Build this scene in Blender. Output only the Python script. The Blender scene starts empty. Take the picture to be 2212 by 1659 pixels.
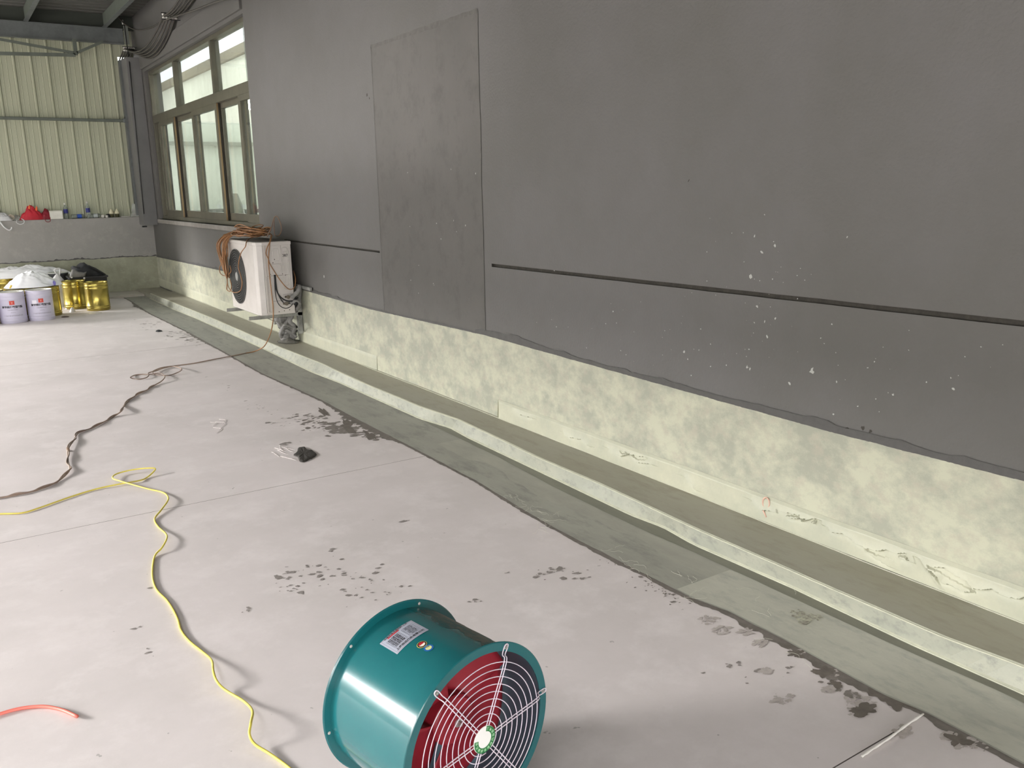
import bpy, math, random
import numpy as np
from mathutils import Vector, Matrix, noise

S = bpy.context.scene
COL = S.collection
R_ = math.radians

# ------------------------------------------------------------------ camera, sky, light, exposure
CAM = np.array([-2.7967, 0.0, 1.5]); FPX = 1858.86
RT = np.array([0.83541118, -0.54932653, -0.01812517])
UP = np.array([0.13778004, 0.17738251, 0.97444964])
FW = np.array([0.53207596, 0.81656341, -0.22387356])
cd = bpy.data.cameras.new('camera'); cam = bpy.data.objects.new('camera', cd); COL.objects.link(cam)
cd.sensor_width = 36; cd.lens = FPX / 2212 * 36; cd.clip_end = 200; cd.clip_start = .02
cam.matrix_world = Matrix(((RT[0], UP[0], -FW[0], CAM[0]), (RT[1], UP[1], -FW[1], CAM[1]), (RT[2], UP[2], -FW[2], CAM[2]), (0, 0, 0, 1)))
S.camera = cam

W = bpy.data.worlds.new('world'); S.world = W; W.use_nodes = True
wn = W.node_tree.nodes; wn.clear()
bg = wn.new('ShaderNodeBackground'); wo = wn.new('ShaderNodeOutputWorld')
bg.inputs[0].default_value = (1.0, 0.985, 0.975, 1); bg.inputs[1].default_value = 4.7
W.node_tree.links.new(bg.outputs[0], wo.inputs[0])

sl = bpy.data.lights.new('overcast_sun', 'SUN'); sl.energy = 4.0; sl.angle = R_(14); sl.color = (1, .98, .95)
so = bpy.data.objects.new('overcast_sun', sl); COL.objects.link(so)
so.rotation_euler = Vector((.84, -.42, -.26)).to_track_quat('-Z', 'Y').to_euler()

S.view_settings.view_transform = 'Standard'; S.view_settings.look = 'None'
S.view_settings.gamma = 1; S.view_settings.use_curve_mapping = False
S.view_settings.exposure = 0.92
S.cycles.max_bounces = 10; S.cycles.diffuse_bounces = 6; S.cycles.transparent_max_bounces = 16

def at(px, py, ax, val):
    d = FW + RT * (px - 1106) / FPX - UP * (py - 829.5) / FPX
    return CAM + d * (val - CAM[ax]) / d[ax]

# ------------------------------------------------------------------ materials
def lin(c):
    return tuple(((x / 255) / 12.92 if x / 255 <= .04045 else (((x / 255) + .055) / 1.055) ** 2.4) for x in c)
MATS = {}
def mat(name, c, rough=.6, metal=0, c2=None, c3=None, scale=3, detail=5, stretch=(1, 1, 1), lo=.35, hi=.65, bump=0, bscale=60, spec=.5, trans=0, alpha=1, emis=None, estr=0, rvar=0, speck=None, sspeck=40, tspeck=.73, coat=0, tl=0):
    """colours are 0-255 sRGB; noise mixes c -> c2 (large) and c3 (second octave)"""
    if name in MATS: return MATS[name]
    m = bpy.data.materials.new(name); m.use_nodes = True; MATS[name] = m
    N = m.node_tree.nodes; L = m.node_tree.links
    b = N['Principled BSDF']
    b.inputs['Base Color'].default_value = (*lin(c), 1); b.inputs['Roughness'].default_value = rough
    b.inputs['Metallic'].default_value = metal; b.inputs['Specular IOR Level'].default_value = spec
    b.inputs['Transmission Weight'].default_value = trans; b.inputs['Alpha'].default_value = alpha
    b.inputs['Coat Weight'].default_value = coat
    if emis: b.inputs['Emission Color'].default_value = (*lin(emis), 1); b.inputs['Emission Strength'].default_value = estr
    tc = N.new('ShaderNodeTexCoord'); mp = N.new('ShaderNodeMapping'); mp.inputs['Scale'].default_value = stretch
    L.new(tc.outputs['Object'], mp.inputs[0])
    def nz(sc, det=detail, rg=.7):
        n = N.new('ShaderNodeTexNoise'); n.inputs['Scale'].default_value = sc; n.inputs['Detail'].default_value = det; n.inputs['Roughness'].default_value = rg
        L.new(mp.outputs[0], n.inputs['Vector']); return n
    def ramp(src, a, z):
        r = N.new('ShaderNodeMapRange'); r.inputs[1].default_value = a; r.inputs[2].default_value = z
        L.new(src, r.inputs[0]); return r.outputs[0]
    def mix(f, A, B):
        x = N.new('ShaderNodeMix'); x.data_type = 'RGBA'; L.new(f, x.inputs[0])
        for i, q in ((6, A), (7, B)):
            if isinstance(q, tuple): x.inputs[i].default_value = (*lin(q), 1)
            else: L.new(q, x.inputs[i])
        return x.outputs[2]
    cur = None
    if c2:
        n = nz(scale); cur = mix(ramp(n.outputs[0], lo, hi), c, c2)
        if rvar: 
            a = N.new('ShaderNodeMath'); a.operation = 'MULTIPLY_ADD'; a.inputs[1].default_value = rvar; a.inputs[2].default_value = rough - rvar / 2
            L.new(n.outputs[0], a.inputs[0]); L.new(a.outputs[0], b.inputs['Roughness'])
    if c3:
        n = nz(scale * 3.3); cur = mix(ramp(n.outputs[0], .5, .72), cur or c, c3)
    if speck:
        n = nz(sspeck, 2, .5); cur = mix(ramp(n.outputs[0], tspeck, tspeck + .02), cur or c, speck)
    if cur is not None: L.new(cur, b.inputs['Base Color'])
    if bump:
        n = N.new('ShaderNodeTexNoise'); n.inputs['Scale'].default_value = bscale; n.inputs['Detail'].default_value = 4
        L.new(tc.outputs['Object'], n.inputs['Vector'])
        bp = N.new('ShaderNodeBump'); bp.inputs['Strength'].default_value = 1; bp.inputs['Distance'].default_value = bump
        L.new(n.outputs[0], bp.inputs['Height']); L.new(bp.outputs[0], b.inputs['Normal'])
    if tl:
        t = N.new('ShaderNodeBsdfTranslucent'); t.inputs[0].default_value = (*lin(c), 1)
        ms = N.new('ShaderNodeMixShader'); ms.inputs[0].default_value = tl
        L.new(b.outputs[0], ms.inputs[1]); L.new(t.outputs[0], ms.inputs[2]); L.new(ms.outputs[0], N['Material Output'].inputs[0])
    return m
def glassmat(name, tint=(235, 240, 238), refl=1.0, rough=.02, haze=0):
    if name in MATS: return MATS[name]
    m = bpy.data.materials.new(name); m.use_nodes = True; MATS[name] = m
    N = m.node_tree.nodes; L = m.node_tree.links; N.clear()
    o = N.new('ShaderNodeOutputMaterial'); t = N.new('ShaderNodeBsdfTransparent'); t.inputs[0].default_value = (*lin(tint), 1)
    g = N.new('ShaderNodeBsdfGlossy'); g.inputs['Roughness'].default_value = rough
    f = N.new('ShaderNodeFresnel'); f.inputs[0].default_value = 1.5
    k = N.new('ShaderNodeMath'); k.operation = 'MULTIPLY'; k.inputs[1].default_value = refl; L.new(f.outputs[0], k.inputs[0])
    x = N.new('ShaderNodeMixShader'); L.new(k.outputs[0], x.inputs[0]); L.new(t.outputs[0], x.inputs[1]); L.new(g.outputs[0], x.inputs[2])
    out = x.outputs[0]
    if haze:
        d = N.new('ShaderNodeBsdfDiffuse'); d.inputs[0].default_value = (*lin((215, 218, 212)), 1)
        n = N.new('ShaderNodeTexNoise'); n.inputs['Scale'].default_value = 5; tc = N.new('ShaderNodeTexCoord'); L.new(tc.outputs['Object'], n.inputs['Vector'])
        r = N.new('ShaderNodeMapRange'); r.inputs[1].default_value = .3; r.inputs[2].default_value = .8; r.inputs[3].default_value = haze * .4; r.inputs[4].default_value = haze * 1.6
        L.new(n.outputs[0], r.inputs[0])
        y = N.new('ShaderNodeMixShader'); L.new(r.outputs[0], y.inputs[0]); L.new(out, y.inputs[1]); L.new(d.outputs[0], y.inputs[2]); out = y.outputs[0]
    L.new(out, o.inputs[0]); return m

# ------------------------------------------------------------------ mesh helpers
class MB:
    def __init__(s): s.v = []; s.f = []; s.m = []; s.sm = []
    def add(s, V, F, mi=0, smooth=False):
        o = len(s.v); s.v += [tuple(map(float, p)) for p in V]
        s.f += [tuple(i + o for i in f) for f in F]; s.m += [mi] * len(F); s.sm += [smooth] * len(F); return s
    def box(s, a, b, mi=0):
        x0, y0, z0 = a; x1, y1, z1 = b
        V = [(x0, y0, z0), (x1, y0, z0), (x1, y1, z0), (x0, y1, z0), (x0, y0, z1), (x1, y0, z1), (x1, y1, z1), (x0, y1, z1)]
        return s.add(V, [(3, 2, 1, 0), (4, 5, 6, 7), (0, 1, 5, 4), (1, 2, 6, 5), (2, 3, 7, 6), (3, 0, 4, 7)], mi)
    def bar(s, p, q, w, h, up=(0, 0, 1), mi=0):
        p = Vector(p); q = Vector(q); d = (q - p).normalized(); a = d.cross(Vector(up)).normalized() * w / 2; c = a.cross(d).normalized() * h / 2
        V = [p - a - c, p + a - c, p + a + c, p - a + c, q - a - c, q + a - c, q + a + c, q - a + c]
        return s.add(V, [(0, 1, 2, 3), (7, 6, 5, 4), (1, 0, 4, 5), (2, 1, 5, 6), (3, 2, 6, 7), (0, 3, 7, 4)], mi)
    def tube(s, P, r, n=8, mi=0, closed=False, cap=True):
        P = [Vector(p) for p in P]; rs = r if isinstance(r, (list, tuple)) else [r] * len(P)
        T = []
        for i in range(len(P)):
            a = P[i - 1] if (i or closed) else P[0]; b = P[(i + 1) % len(P)] if (i < len(P) - 1 or closed) else P[-1]
            t = (b - a); T.append(t.normalized() if t.length > 1e-9 else Vector((0, 0, 1)))
        u = T[0].orthogonal().normalized(); V = []
        for i, p in enumerate(P):
            u = (u - T[i] * u.dot(T[i])); u = u.normalized() if u.length > 1e-6 else T[i].orthogonal().normalized()
            w = T[i].cross(u)
            for k in range(n):
                a = 2 * math.pi * k / n; V.append(p + (u * math.cos(a) + w * math.sin(a)) * rs[i])
        F = []; m = len(P)
        for i in range(m if closed else m - 1):
            j = (i + 1) % m
            for k in range(n): F.append((i * n + k, i * n + (k + 1) % n, j * n + (k + 1) % n, j * n + k))
        if cap and not closed: F += [tuple(range(n - 1, -1, -1)), tuple((m - 1) * n + k for k in range(n))]
        return s.add(V, F, mi, True)
    def lathe(s, prof, n=40, o=(0, 0, 0), ax=(0, 0, 1), ref=None, mi=0, smooth=True, a0=0, a1=2 * math.pi):
        o = Vector(o); ax = Vector(ax).normalized(); u = (Vector(ref) if ref else ax.orthogonal()).normalized(); w = ax.cross(u)
        full = abs(a1 - a0 - 2 * math.pi) < 1e-6; m = n if full else n + 1; V = []
        for r, h in prof:
            for k in range(m):
                a = a0 + (a1 - a0) * k / n; V.append(o + ax * h + (u * math.cos(a) + w * math.sin(a)) * r)
        F = []
        for i in range(len(prof) - 1):
            for k in range(n):
                k2 = (k + 1) % m if full else k + 1
                F.append((i * m + k, i * m + k2, (i + 1) * m + k2, (i + 1) * m + k))
        return s.add(V, F, mi, smooth)
    def grid(s, fn, nu, nv, mi=0, smooth=True, flip=False):
        V = [fn(i / nu, j / nv) for j in range(nv + 1) for i in range(nu + 1)]
        F = []
        for j in range(nv):
            for i in range(nu):
                a = j * (nu + 1) + i; q = (a, a + 1, a + nu + 2, a + nu + 1); F.append(q[::-1] if flip else q)
        return s.add(V, F, mi, smooth)
    def poly(s, pts, mi=0): return s.add(pts, [tuple(range(len(pts)))], mi)
    def prism(s, pts, off, mi=0):
        n = len(pts); off = Vector(off); V = [Vector(p) for p in pts]; V += [p + off for p in V]
        return s.add(V, [tuple(range(n))[::-1], tuple(range(n, 2 * n))] + [(i, (i + 1) % n, n + (i + 1) % n, n + i) for i in range(n)], mi)
    def build(s, name, mats, parent=None, bevel=0, fixn=False, origin=None):
        me = bpy.data.meshes.new(name); V = s.v
        if origin is not None: V = [(a - origin[0], b - origin[1], c - origin[2]) for a, b, c in V]
        me.from_pydata(V, [], s.f)
        for m in (mats if isinstance(mats, (list, tuple)) else [mats]): me.materials.append(m)
        me.polygons.foreach_set('material_index', s.m); me.polygons.foreach_set('use_smooth', s.sm); me.update()
        ob = bpy.data.objects.new(name, me); COL.objects.link(ob)
        if origin is not None: ob.location = origin
        if parent is not None:
            ob.parent = parent
            if origin is None and parent.type == 'EMPTY': pass
        if bevel:
            md = ob.modifiers.new('b', 'BEVEL'); md.width = bevel; md.segments = 2; md.limit_method = 'ANGLE'
        return ob
def tag(o, label=None, cat=None, group=None, kind=None):
    for k, v in (('label', label), ('category', cat), ('group', group), ('kind', kind)):
        if v: o[k] = v
    return o
def empty(name, loc, rz=0):
    e = bpy.data.objects.new(name, None); e.location = loc; e.rotation_euler = (0, 0, rz); e.empty_display_size = .05; COL.objects.link(e); return e
def child(parent, ob, label=None):
    """parent given in world coordinates -> keep the world place"""
    ob.parent = parent
    if parent.type == 'EMPTY' and tuple(ob.location) == (0, 0, 0):
        ob.location = Vector(ob.location) - Vector(parent.location) if not any(parent.rotation_euler) else ob.location
    if label: ob['label'] = label
    return ob
def cr(P, k=8, closed=False):
    P = [np.array(p, float) for p in P]; n = len(P); out = []
    for i in range(n if closed else n - 1):
        a = P[(i - 1) % n] if (closed or i > 0) else 2 * P[0] - P[1]; b = P[i]; c = P[(i + 1) % n]; d = P[(i + 2) % n] if (closed or i < n - 2) else 2 * P[-1] - P[-2]
        for j in range(k):
            t = j / k; out.append(.5 * ((2 * b) + (c - a) * t + (2 * a - 5 * b + 4 * c - d) * t * t + (-a + 3 * b - 3 * c + d) * t ** 3))
    if not closed: out.append(P[-1])
    return out
def nz(x, y=0, z=0, o=3): return noise.fractal(Vector((x, y, z)), .9, 2.1, o)
def copy_tree(o, parent=None):
    c = o.copy(); COL.objects.link(c); c.parent = parent
    for ch in [x for x in o.children]: copy_tree(ch, c)
    return c
_fonts = {}
def text_mesh(txt, size, bold=0.0, align='CENTER'):
    cu = bpy.data.curves.new('t', 'FONT'); cu.body = txt; cu.size = size; cu.align_x = align; cu.offset = bold; cu.resolution_u = 2
    ob = bpy.data.objects.new('t', cu); COL.objects.link(ob); bpy.context.view_layer.update()
    me = bpy.data.meshes.new_from_object(ob.evaluated_get(bpy.context.evaluated_depsgraph_get()))
    V = [tuple(v.co) for v in me.vertices]; F = [tuple(p.vertices) for p in me.polygons]
    bpy.data.objects.remove(ob); bpy.data.curves.remove(cu); bpy.data.meshes.remove(me); return V, F
def blob(cx, cy, r, seed, k=14, ir=.35, sx=1, sy=1, rot=0):
    P = []
    for i in range(k):
        a = 2 * math.pi * i / k; q = r * (1 + ir * nz(math.cos(a) * 1.3 + seed * 7.1, math.sin(a) * 1.3, seed))
        x = q * math.cos(a) * sx; y = q * math.sin(a) * sy
        P.append((cx + x * math.cos(rot) - y * math.sin(rot), cy + x * math.sin(rot) + y * math.cos(rot)))
    return P
rnd = random.Random(4)

# ------------------------------------------------------------------ palette
M_floor = mat('pink grey floor primer', (213, 205, 204), .72, c2=(201, 194, 192), c3=(219, 212, 211), scale=1.1, detail=9, bump=.0006, bscale=22, speck=(172, 166, 164), sspeck=26, tspeck=.745)
M_wet = mat('bare dark concrete edge', (98, 92, 86), .6, c2=(120, 113, 108), scale=14, bump=.001)
M_strip = mat('grey green strip coating', (143, 142, 134), .55, c2=(162, 162, 151), c3=(122, 122, 116), scale=1.6, detail=8, stretch=(2.2, .7, 1), bump=.0006, bscale=30, rvar=.2)
M_footstripe = mat('dark olive foot stripe', (106, 105, 93), .42, c2=(116, 115, 101), scale=6, stretch=(2, .6, 1), bump=.0006)
M_ledge = mat('olive ledge coating', (150, 146, 130), .5, c2=(158, 156, 143), c3=(138, 133, 117), scale=2.2, detail=8, stretch=(2, .6, 1), bump=.0008, bscale=20, rvar=.2)
M_ledgeface = mat('pale ledge face coating', (170, 170, 155), .5, c2=(154, 156, 144), c3=(130, 132, 125), scale=6, detail=7, stretch=(1, .7, 1), bump=.0012, bscale=30)
M_band = mat('pale green wall coating', (190, 190, 169), .55, c2=(160, 161, 146), c3=(176, 170, 154), scale=3.6, detail=8, lo=.42, hi=.58, stretch=(1, 1, 1.3), bump=.001, bscale=26, rvar=.15)
M_bandlt = mat('cream skirting coating', (190, 189, 168), .5, c2=(174, 175, 157), scale=5, detail=8, bump=.003, bscale=14)
M_cream = mat('cream bead line', (196, 196, 176), .5, c2=(178, 179, 162), scale=20)
M_wall = mat('grey roller painted wall', (104, 102, 101), .62, c2=(96, 94, 91), scale=.8, detail=6, bump=.0018, bscale=70)
M_patch = mat('mottled filled doorway plaster', (104, 101, 98), .75, c2=(98, 96, 93), c3=(90, 88, 85), scale=1.7, detail=9, bump=.0008, bscale=40)
M_seam = mat('rough seam plaster', (90, 88, 85), .8, c2=(104, 102, 98), scale=20)
M_groove = mat('dark raw groove', (58, 55, 51), .9, c2=(72, 68, 62), scale=30, bump=.003)
M_dado = mat('grey dado plaster', (158, 155, 152), .8, c2=(148, 146, 142), c3=(166, 162, 158), scale=1.6, detail=8, bump=.001)
M_wedge = mat('wet dark paint fringe', (78, 76, 75), .6, c2=(86, 84, 83), scale=18)
M_olive = mat('olive dado coating', (160, 160, 140), .6, c2=(140, 141, 122), c3=(170, 170, 150), scale=3, detail=8)
M_panel = mat('pale green steel sheet', (180, 182, 160), .55, c2=(172, 174, 153), scale=2, detail=4, stretch=(5, 1, .2), spec=.3)
M_col = mat('painted column', (118, 117, 117), .6, c2=(110, 109, 109))
M_steel = mat('galvanised steel', (112, 116, 116), .5, .25, c2=(96, 100, 100), scale=6)
M_steelg = mat('grey green steel', (102, 108, 100), .55, c2=(90, 96, 88), scale=6)
M_roof = mat('grey roof sheet', (88, 87, 83), .7, c2=(78, 78, 74), scale=2)
M_dark = mat('dark roof gap', (58, 62, 56), .8)
M_alu = mat('bronze grey aluminium', (112, 108, 94), .38, .35, c2=(98, 95, 84), scale=4)
M_aluD = mat('dark gap tone', (46, 40, 32), .4, .3)
M_aluG = mat('gold edge highlight', (150, 128, 98), .32, .7)
M_glass = glassmat('window glass', (240, 242, 238), .42, .03, .05)
M_black = mat('black rubber', (26, 26, 28), .55)
M_white = mat('white enamel', (206, 203, 198), .35, c2=(196, 192, 186), scale=3, rvar=.1)

# ------------------------------------------------------------------ floor and coatings
YB = 14.4
mb = MB()
YJ, YJ2, GJ = 4.235, 1.20, .0018
ys = [-5, YJ2 - GJ, YJ2 + GJ, YJ - GJ, YJ + GJ, 8.9 - GJ, 8.9 + GJ, YB + .3]
for i in range(len(ys) - 1):
    z = -.006 if i % 2 else 0
    mb.add([(-8.5, ys[i], z), (.2, ys[i], z), (.2, ys[i + 1], z), (-8.5, ys[i + 1], z)], [(0, 1, 2, 3)], 1 if i % 2 else 0)
    if i % 2:
        for y in (ys[i], ys[i + 1]): mb.add([(-8.5, y, 0), (.2, y, 0), (.2, y, -.006), (-8.5, y, -.006)], [(0, 1, 2, 3)], 1)
mb.box((-8.5, -5, -.3), (.2, YB + .3, -.0065))
floor = tag(mb.build('floor', [M_floor, mat('floor saw joint', (128, 120, 116), .8)]), kind='structure')

def interp(P, y): return float(np.interp(y, [p[1] for p in P], [p[0] for p in P]))
SE = sorted([(-.614, .3), (-.617, .925), (-.614, 1.075), (-.614, 1.206), (-.633, 1.339), (-.626, 1.491), (-.618, 1.685), (-.621, 1.95), (-.652, 2.085), (-.670, 2.89), (-.660, 3.176), (-.627, 3.675), (-.625, 4.374), (-.633, 5.239), (-.627, 5.895), (-.683, 7.093), (-.661, 8.7), (-.653, 9.893), (-.687, 11.6), (-.64, 13.152), (-.64, 14.5)], key=lambda p: p[1])
LT = [(-.29, .2), (-.275, 1.106), (-.305, 1.331), (-.304, 1.633), (-.304, 1.937), (-.302, 2.438), (-.274, 3.135), (-.279, 3.609), (-.257, 4.06), (-.235, 4.55), (-.278, 5.012), (-.286, 5.764), (-.266, 6.81), (-.299, 8.2), (-.299, 10.25), (-.354, 13.377)]
LBt = [(-.30, .2), (-.295, 1.087), (-.303, 1.439), (-.289, 1.924), (-.301, 2.436), (-.275, 2.65), (-.295, 2.842), (-.285, 3.293), (-.276, 3.677), (-.262, 4.383), (-.24, 4.65), (-.292, 4.95), (-.30, 5.831), (-.30, 6.295), (-.332, 6.863), (-.315, 8.346), (-.33, 10.88), (-.36, 11.845), (-.362, 13.34)]
ST = [(-.345, .2), (-.343, 1.063), (-.338, 1.123), (-.354, 1.467), (-.355, 1.87), (-.357, 2.38), (-.368, 2.66), (-.367, 2.927), (-.358, 3.364), (-.32, 3.965), (-.306, 4.578), (-.30, 4.9)]
def smpl(y0, y1, st): n = max(2, int((y1 - y0) / st)); return [y0 + (y1 - y0) * i / n for i in range(n + 1)]
def ribbon(xl, xr, y0, y1, st, z, mi=0, mbx=None):
    m = mbx or MB(); Y = smpl(y0, y1, st); V = []
    for y in Y: V += [(xl(y), y, z), (xr(y), y, z)]
    return m.add(V, [(2 * i, 2 * i + 1, 2 * i + 3, 2 * i + 2) for i in range(len(Y) - 1)], mi)
# dark torn edge beyond the coated strip
def edge(y):
    base = interp(SE, y) - .014 - .02 * abs(nz(y * 2.2, 3, 0)) - .010 * max(0, nz(y * 13, 1, 5)) - .006 * abs(nz(y * 60, 1, 9))
    for c, w, a in ((1.75, .16, .035), (1.45, .10, .05), (5.2, .35, .07), (4.75, .15, .04), (9.2, .5, .03), (1.1, .07, .03), (12.5, .4, .06)):
        base -= a * math.exp(-((y - c) / w) ** 2) * (.6 + .9 * max(-.4, nz(y * 16, 4, 2)))
    return base
ribbon(edge, lambda y: -.2, .3, YB, .012, .0012).build('bare_edge', M_wet, floor)
ribbon(lambda y: interp(SE, y) - .003 * nz(y * 9), lambda y: -.2, .3, YB, .03, .0022).build('coating_strip', M_strip, floor)
# lighter second coat, starting at a straight overlap
mb = MB()
ribbon(lambda y: interp(SE, y) + .006, lambda y: -.2, .3, 2.18, .03, .0030, 0, mb)
mb.build('second_coat', mat('pale second coat', (186, 185, 172), .5, c2=(172, 172, 161), c3=(152, 153, 145), scale=2.5, detail=8, stretch=(2, .7, 1), bump=.0006, rvar=.2), floor)
mb = MB(); ribbon(lambda y: -.47 - .04 * nz(y * 1.7, 8, 1) - .02 * nz(y * 6), lambda y: -.2, 2.18, 4.4, .03, .0028, 0, mb)
mb.build('inner_coat', mat('mid second coat', (163, 162, 150), .5, c2=(148, 147, 138), scale=3, detail=8, stretch=(2, .7, 1), rvar=.2), floor)
ribbon(lambda y: interp(ST, y) + .002 * nz(y * 8), lambda y: -.2, .3, 5.0, .03, .0038).build('ledge_foot_stripe', M_footstripe, floor)  # flat darker stripe along the foot of the ledge
# back strip on the floor by the dado
mb = MB(); mb.box((-3.7, 13.75, 0), (-.36, YB, .03)); 
mb.build('back_ledge', mat('pale back strip', (186, 180, 172), .7, c2=(160, 158, 146), scale=5, stretch=(.3, 3, 1)), floor)

# kerb ledge along the wall: top, face with a cream arris bead
mb = MB(); Y = smpl(.3, 13.35, .06); V = []
ZT = lambda y: .080 + .004 * nz(y * .9, 3)
for y in Y:
    zt = ZT(y); xt = interp(LT, y); xb = interp(LBt, y)
    V += [(.01, y, zt + .012), (-.02, y, zt), (xt + .012, y, zt - .001), (xt, y, zt - .006), (xb + .004 + .003 * nz(y * 5), y, .010), (xb - .008, y, .0042)]
F = []; FM = []
for i in range(len(Y) - 1):
    for j in range(5):
        F.append((i * 6 + j, i * 6 + 6 + j, i * 6 + 7 + j, i * 6 + 1 + j)); FM.append((0, 0, 2, 1, 2)[j])
for f_, m_ in zip(F, FM): mb.add([V[k] for k in f_], [(0, 1, 2, 3)], m_, False)
mb.box((-.355, 13.35, 0), (-.02, 13.36, .08), 1)
mb.box((-.352, 13.36, .0), (0, YB, .05), 0)
ledge = tag(mb.build('trim_1', [M_ledge, M_ledgeface, M_cream]), kind='structure')

# stains: splashes, footprints, scraped primer - thin coats of their own
def stains(name, clusters, z, m, parent=floor, seed=1):
    r = random.Random(seed); mb = MB(); k = 0
    for (px, py, sx, sy, n, r0, r1) in clusters:
        c = at(px, py, 2, 0)
        for i in range(n):
            x = c[0] + r.gauss(0, sx); y = c[1] + r.gauss(0, sy); k += 1
            if x > interp(SE, y) - .03: continue
            q = r.uniform(r0, r1) * (1 if r.random() < .3 else .5)
            P = blob(x, y, q, k * 1.37 + seed, 11, .7, r.uniform(.7, 1.5), r.uniform(.5, 1), r.uniform(-.4, .4))
            mb.poly([(a, b, z + k * 2e-7) for a, b in P])
    o = mb.build(name, m, parent); o['kind'] = 'stuff'; return o
M_st = mat('dried splash grey', (128, 121, 117), .7, c2=(145, 138, 134), scale=40)
M_st2 = mat('faint scuff', (176, 168, 165), .75, c2=(165, 158, 155), scale=30)
stains('splash_spots', [(630, 1240, .05, .06, 16, .008, .02), (625, 1275, .05, .05, 12, .006, .016), (760, 1245, .07, .05, 20, .006, .018), (800, 1275, .06, .06, 14, .004, .012), (690, 1215, .06, .07, 12, .004, .012), (840, 1270, .05, .05, 8, .005, .014),
    (1190, 1240, .04, .03, 16, .006, .018), (1240, 1245, .03, .03, 8, .008, .016), (1100, 1237, .01, .01, 2, .008, .014), (1385, 1250, .04, .03, 8, .004, .012), (1030, 1300, .02, .01, 4, .008, .014), (1565, 1450, .05, .05, 8, .004, .018), (1695, 1445, .02, .01, 3, .01, .018), (1640, 1452, .02, .01, 3, .01, .016),
    (300, 1355, .01, .01, 2, .01, .02), (318, 1410, .02, .01, 3, .01, .018), (320, 1272, .01, .01, 2, .01, .014), (500, 1055, .01, .01, 2, .008, .012), (535, 1320, .02, .02, 5, .004, .012), (870, 1125, .02, .01, 2, .008, .014), (630, 958, .02, .03, 4, .01, .03), (590, 915, .03, .05, 6, .008, .02), (545, 880, .05, .15, 12, .005, .015), (500, 830, .05, .15, 9, .005, .014), (343, 716, .01, .03, 2, .02, .03)], .0016, M_st, seed=3)
stains('edge_splashes', [(690, 915, .07, .16, 60, .006, .028), (740, 925, .04, .12, 60, .010, .045), (800, 940, .03, .06, 40, .008, .03), (640, 905, .05, .2, 26, .004, .016), (390, 725, .10, .22, 30, .008, .03), (420, 735, .06, .2, 26, .01, .04), (330, 700, .08, .3, 16, .01, .03), (1420, 1270, .03, .05, 26, .003, .010), (1450, 1290, .02, .04, 20, .003, .010), (1330, 1215, .03, .05, 20, .003, .009),
    (580, 790, .04, .25, 14, .004, .014), (1830, 1500, .02, .03, 10, .006, .02), (1790, 1470, .02, .02, 8, .006, .02)], .0017, mat('splashed bare concrete', (112, 105, 99), .7, c2=(132, 125, 120), scale=25), seed=9)
# sponge/foot prints near the strip
mb = MB(); r5 = random.Random(5)
for px, py, q in ((1530, 1340, .05), (1560, 1362, .045), (1690, 1510, .05), (1860, 1530, .07), (1855, 1508, .055), (1790, 1490, .03), (1945, 1580, .045), (2050, 1590, .03), (2100, 1610, .06), (1720, 1410, .045), (1655, 1450, .03), (1610, 1365, .04), (1640, 1390, .035), (1800, 1455, .03)):
    c = at(px, py, 2, 0)
    for i in range(26):
        a = r5.uniform(0, 6.28); rr = q * math.sqrt(r5.random()) * .8
        P = blob(c[0] + rr * math.cos(a), c[1] + rr * .7 * math.sin(a), r5.uniform(.002, .009), i * 3.3 + px, 8, .8, 1.3, .8, r5.uniform(-.7, .3))
        mb.poly([(x, y, .0017 + i * 1e-6) for x, y in P])
o = mb.build('foot_prints', mat('sponge print', (168, 160, 155), .75, c2=(186, 178, 174), scale=60), floor); o['kind'] = 'stuff'
# solid dark scrapes joined to the torn edge
mb = MB()
for i, (px, py, q, sx, sy) in enumerate(((1718, 1413, .028, 1, .8), (1776, 1452, .03, 1.1, .9), (1800, 1478, .02, 1, 1), (1935, 1515, .035, .9, 1.3), (1902, 1500, .028, 1, 1), (750, 920, .05, .8, 3), (800, 942, .035, .7, 2.6), (700, 890, .03, .8, 4), (1860, 1535, .04, 1.1, .6), (2070, 1600, .03, 1.2, .8))):
    c = at(px, py, 2, 0); P = blob(c[0], c[1], q, i * 5.7 + 2, 40, .9, sx, sy, -.2); mb.poly([(x, y, .00185 + i * 1e-5) for x, y in P])
o = mb.build('scraped_patches', mat('scraped patch', (112, 104, 97), .65, c2=(95, 88, 82), scale=30), floor); o['kind'] = 'stuff'
mb = MB()
for i, (px, py, q, sx, sy) in enumerate(((1730, 1328, .028, 1.4, .8), (1760, 1335, .018, 1.2, .8), (1738, 1345, .012, 1, 1))):
    c = at(px, py, 2, 0)
    for j in range(16):
        P = blob(c[0] + r5.gauss(0, .015), c[1] + r5.gauss(0, .012), r5.uniform(.004, .012), i * 9 + j * 2.1, 9, .8); mb.poly([(x, y, .0042 + j * 1e-5 + i * 2e-4) for x, y in P])
o = mb.build('coating_scars', mat('strip scar', (122, 116, 108), .7, c2=(190, 190, 170), scale=70), floor); o['kind'] = 'stuff'
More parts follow.
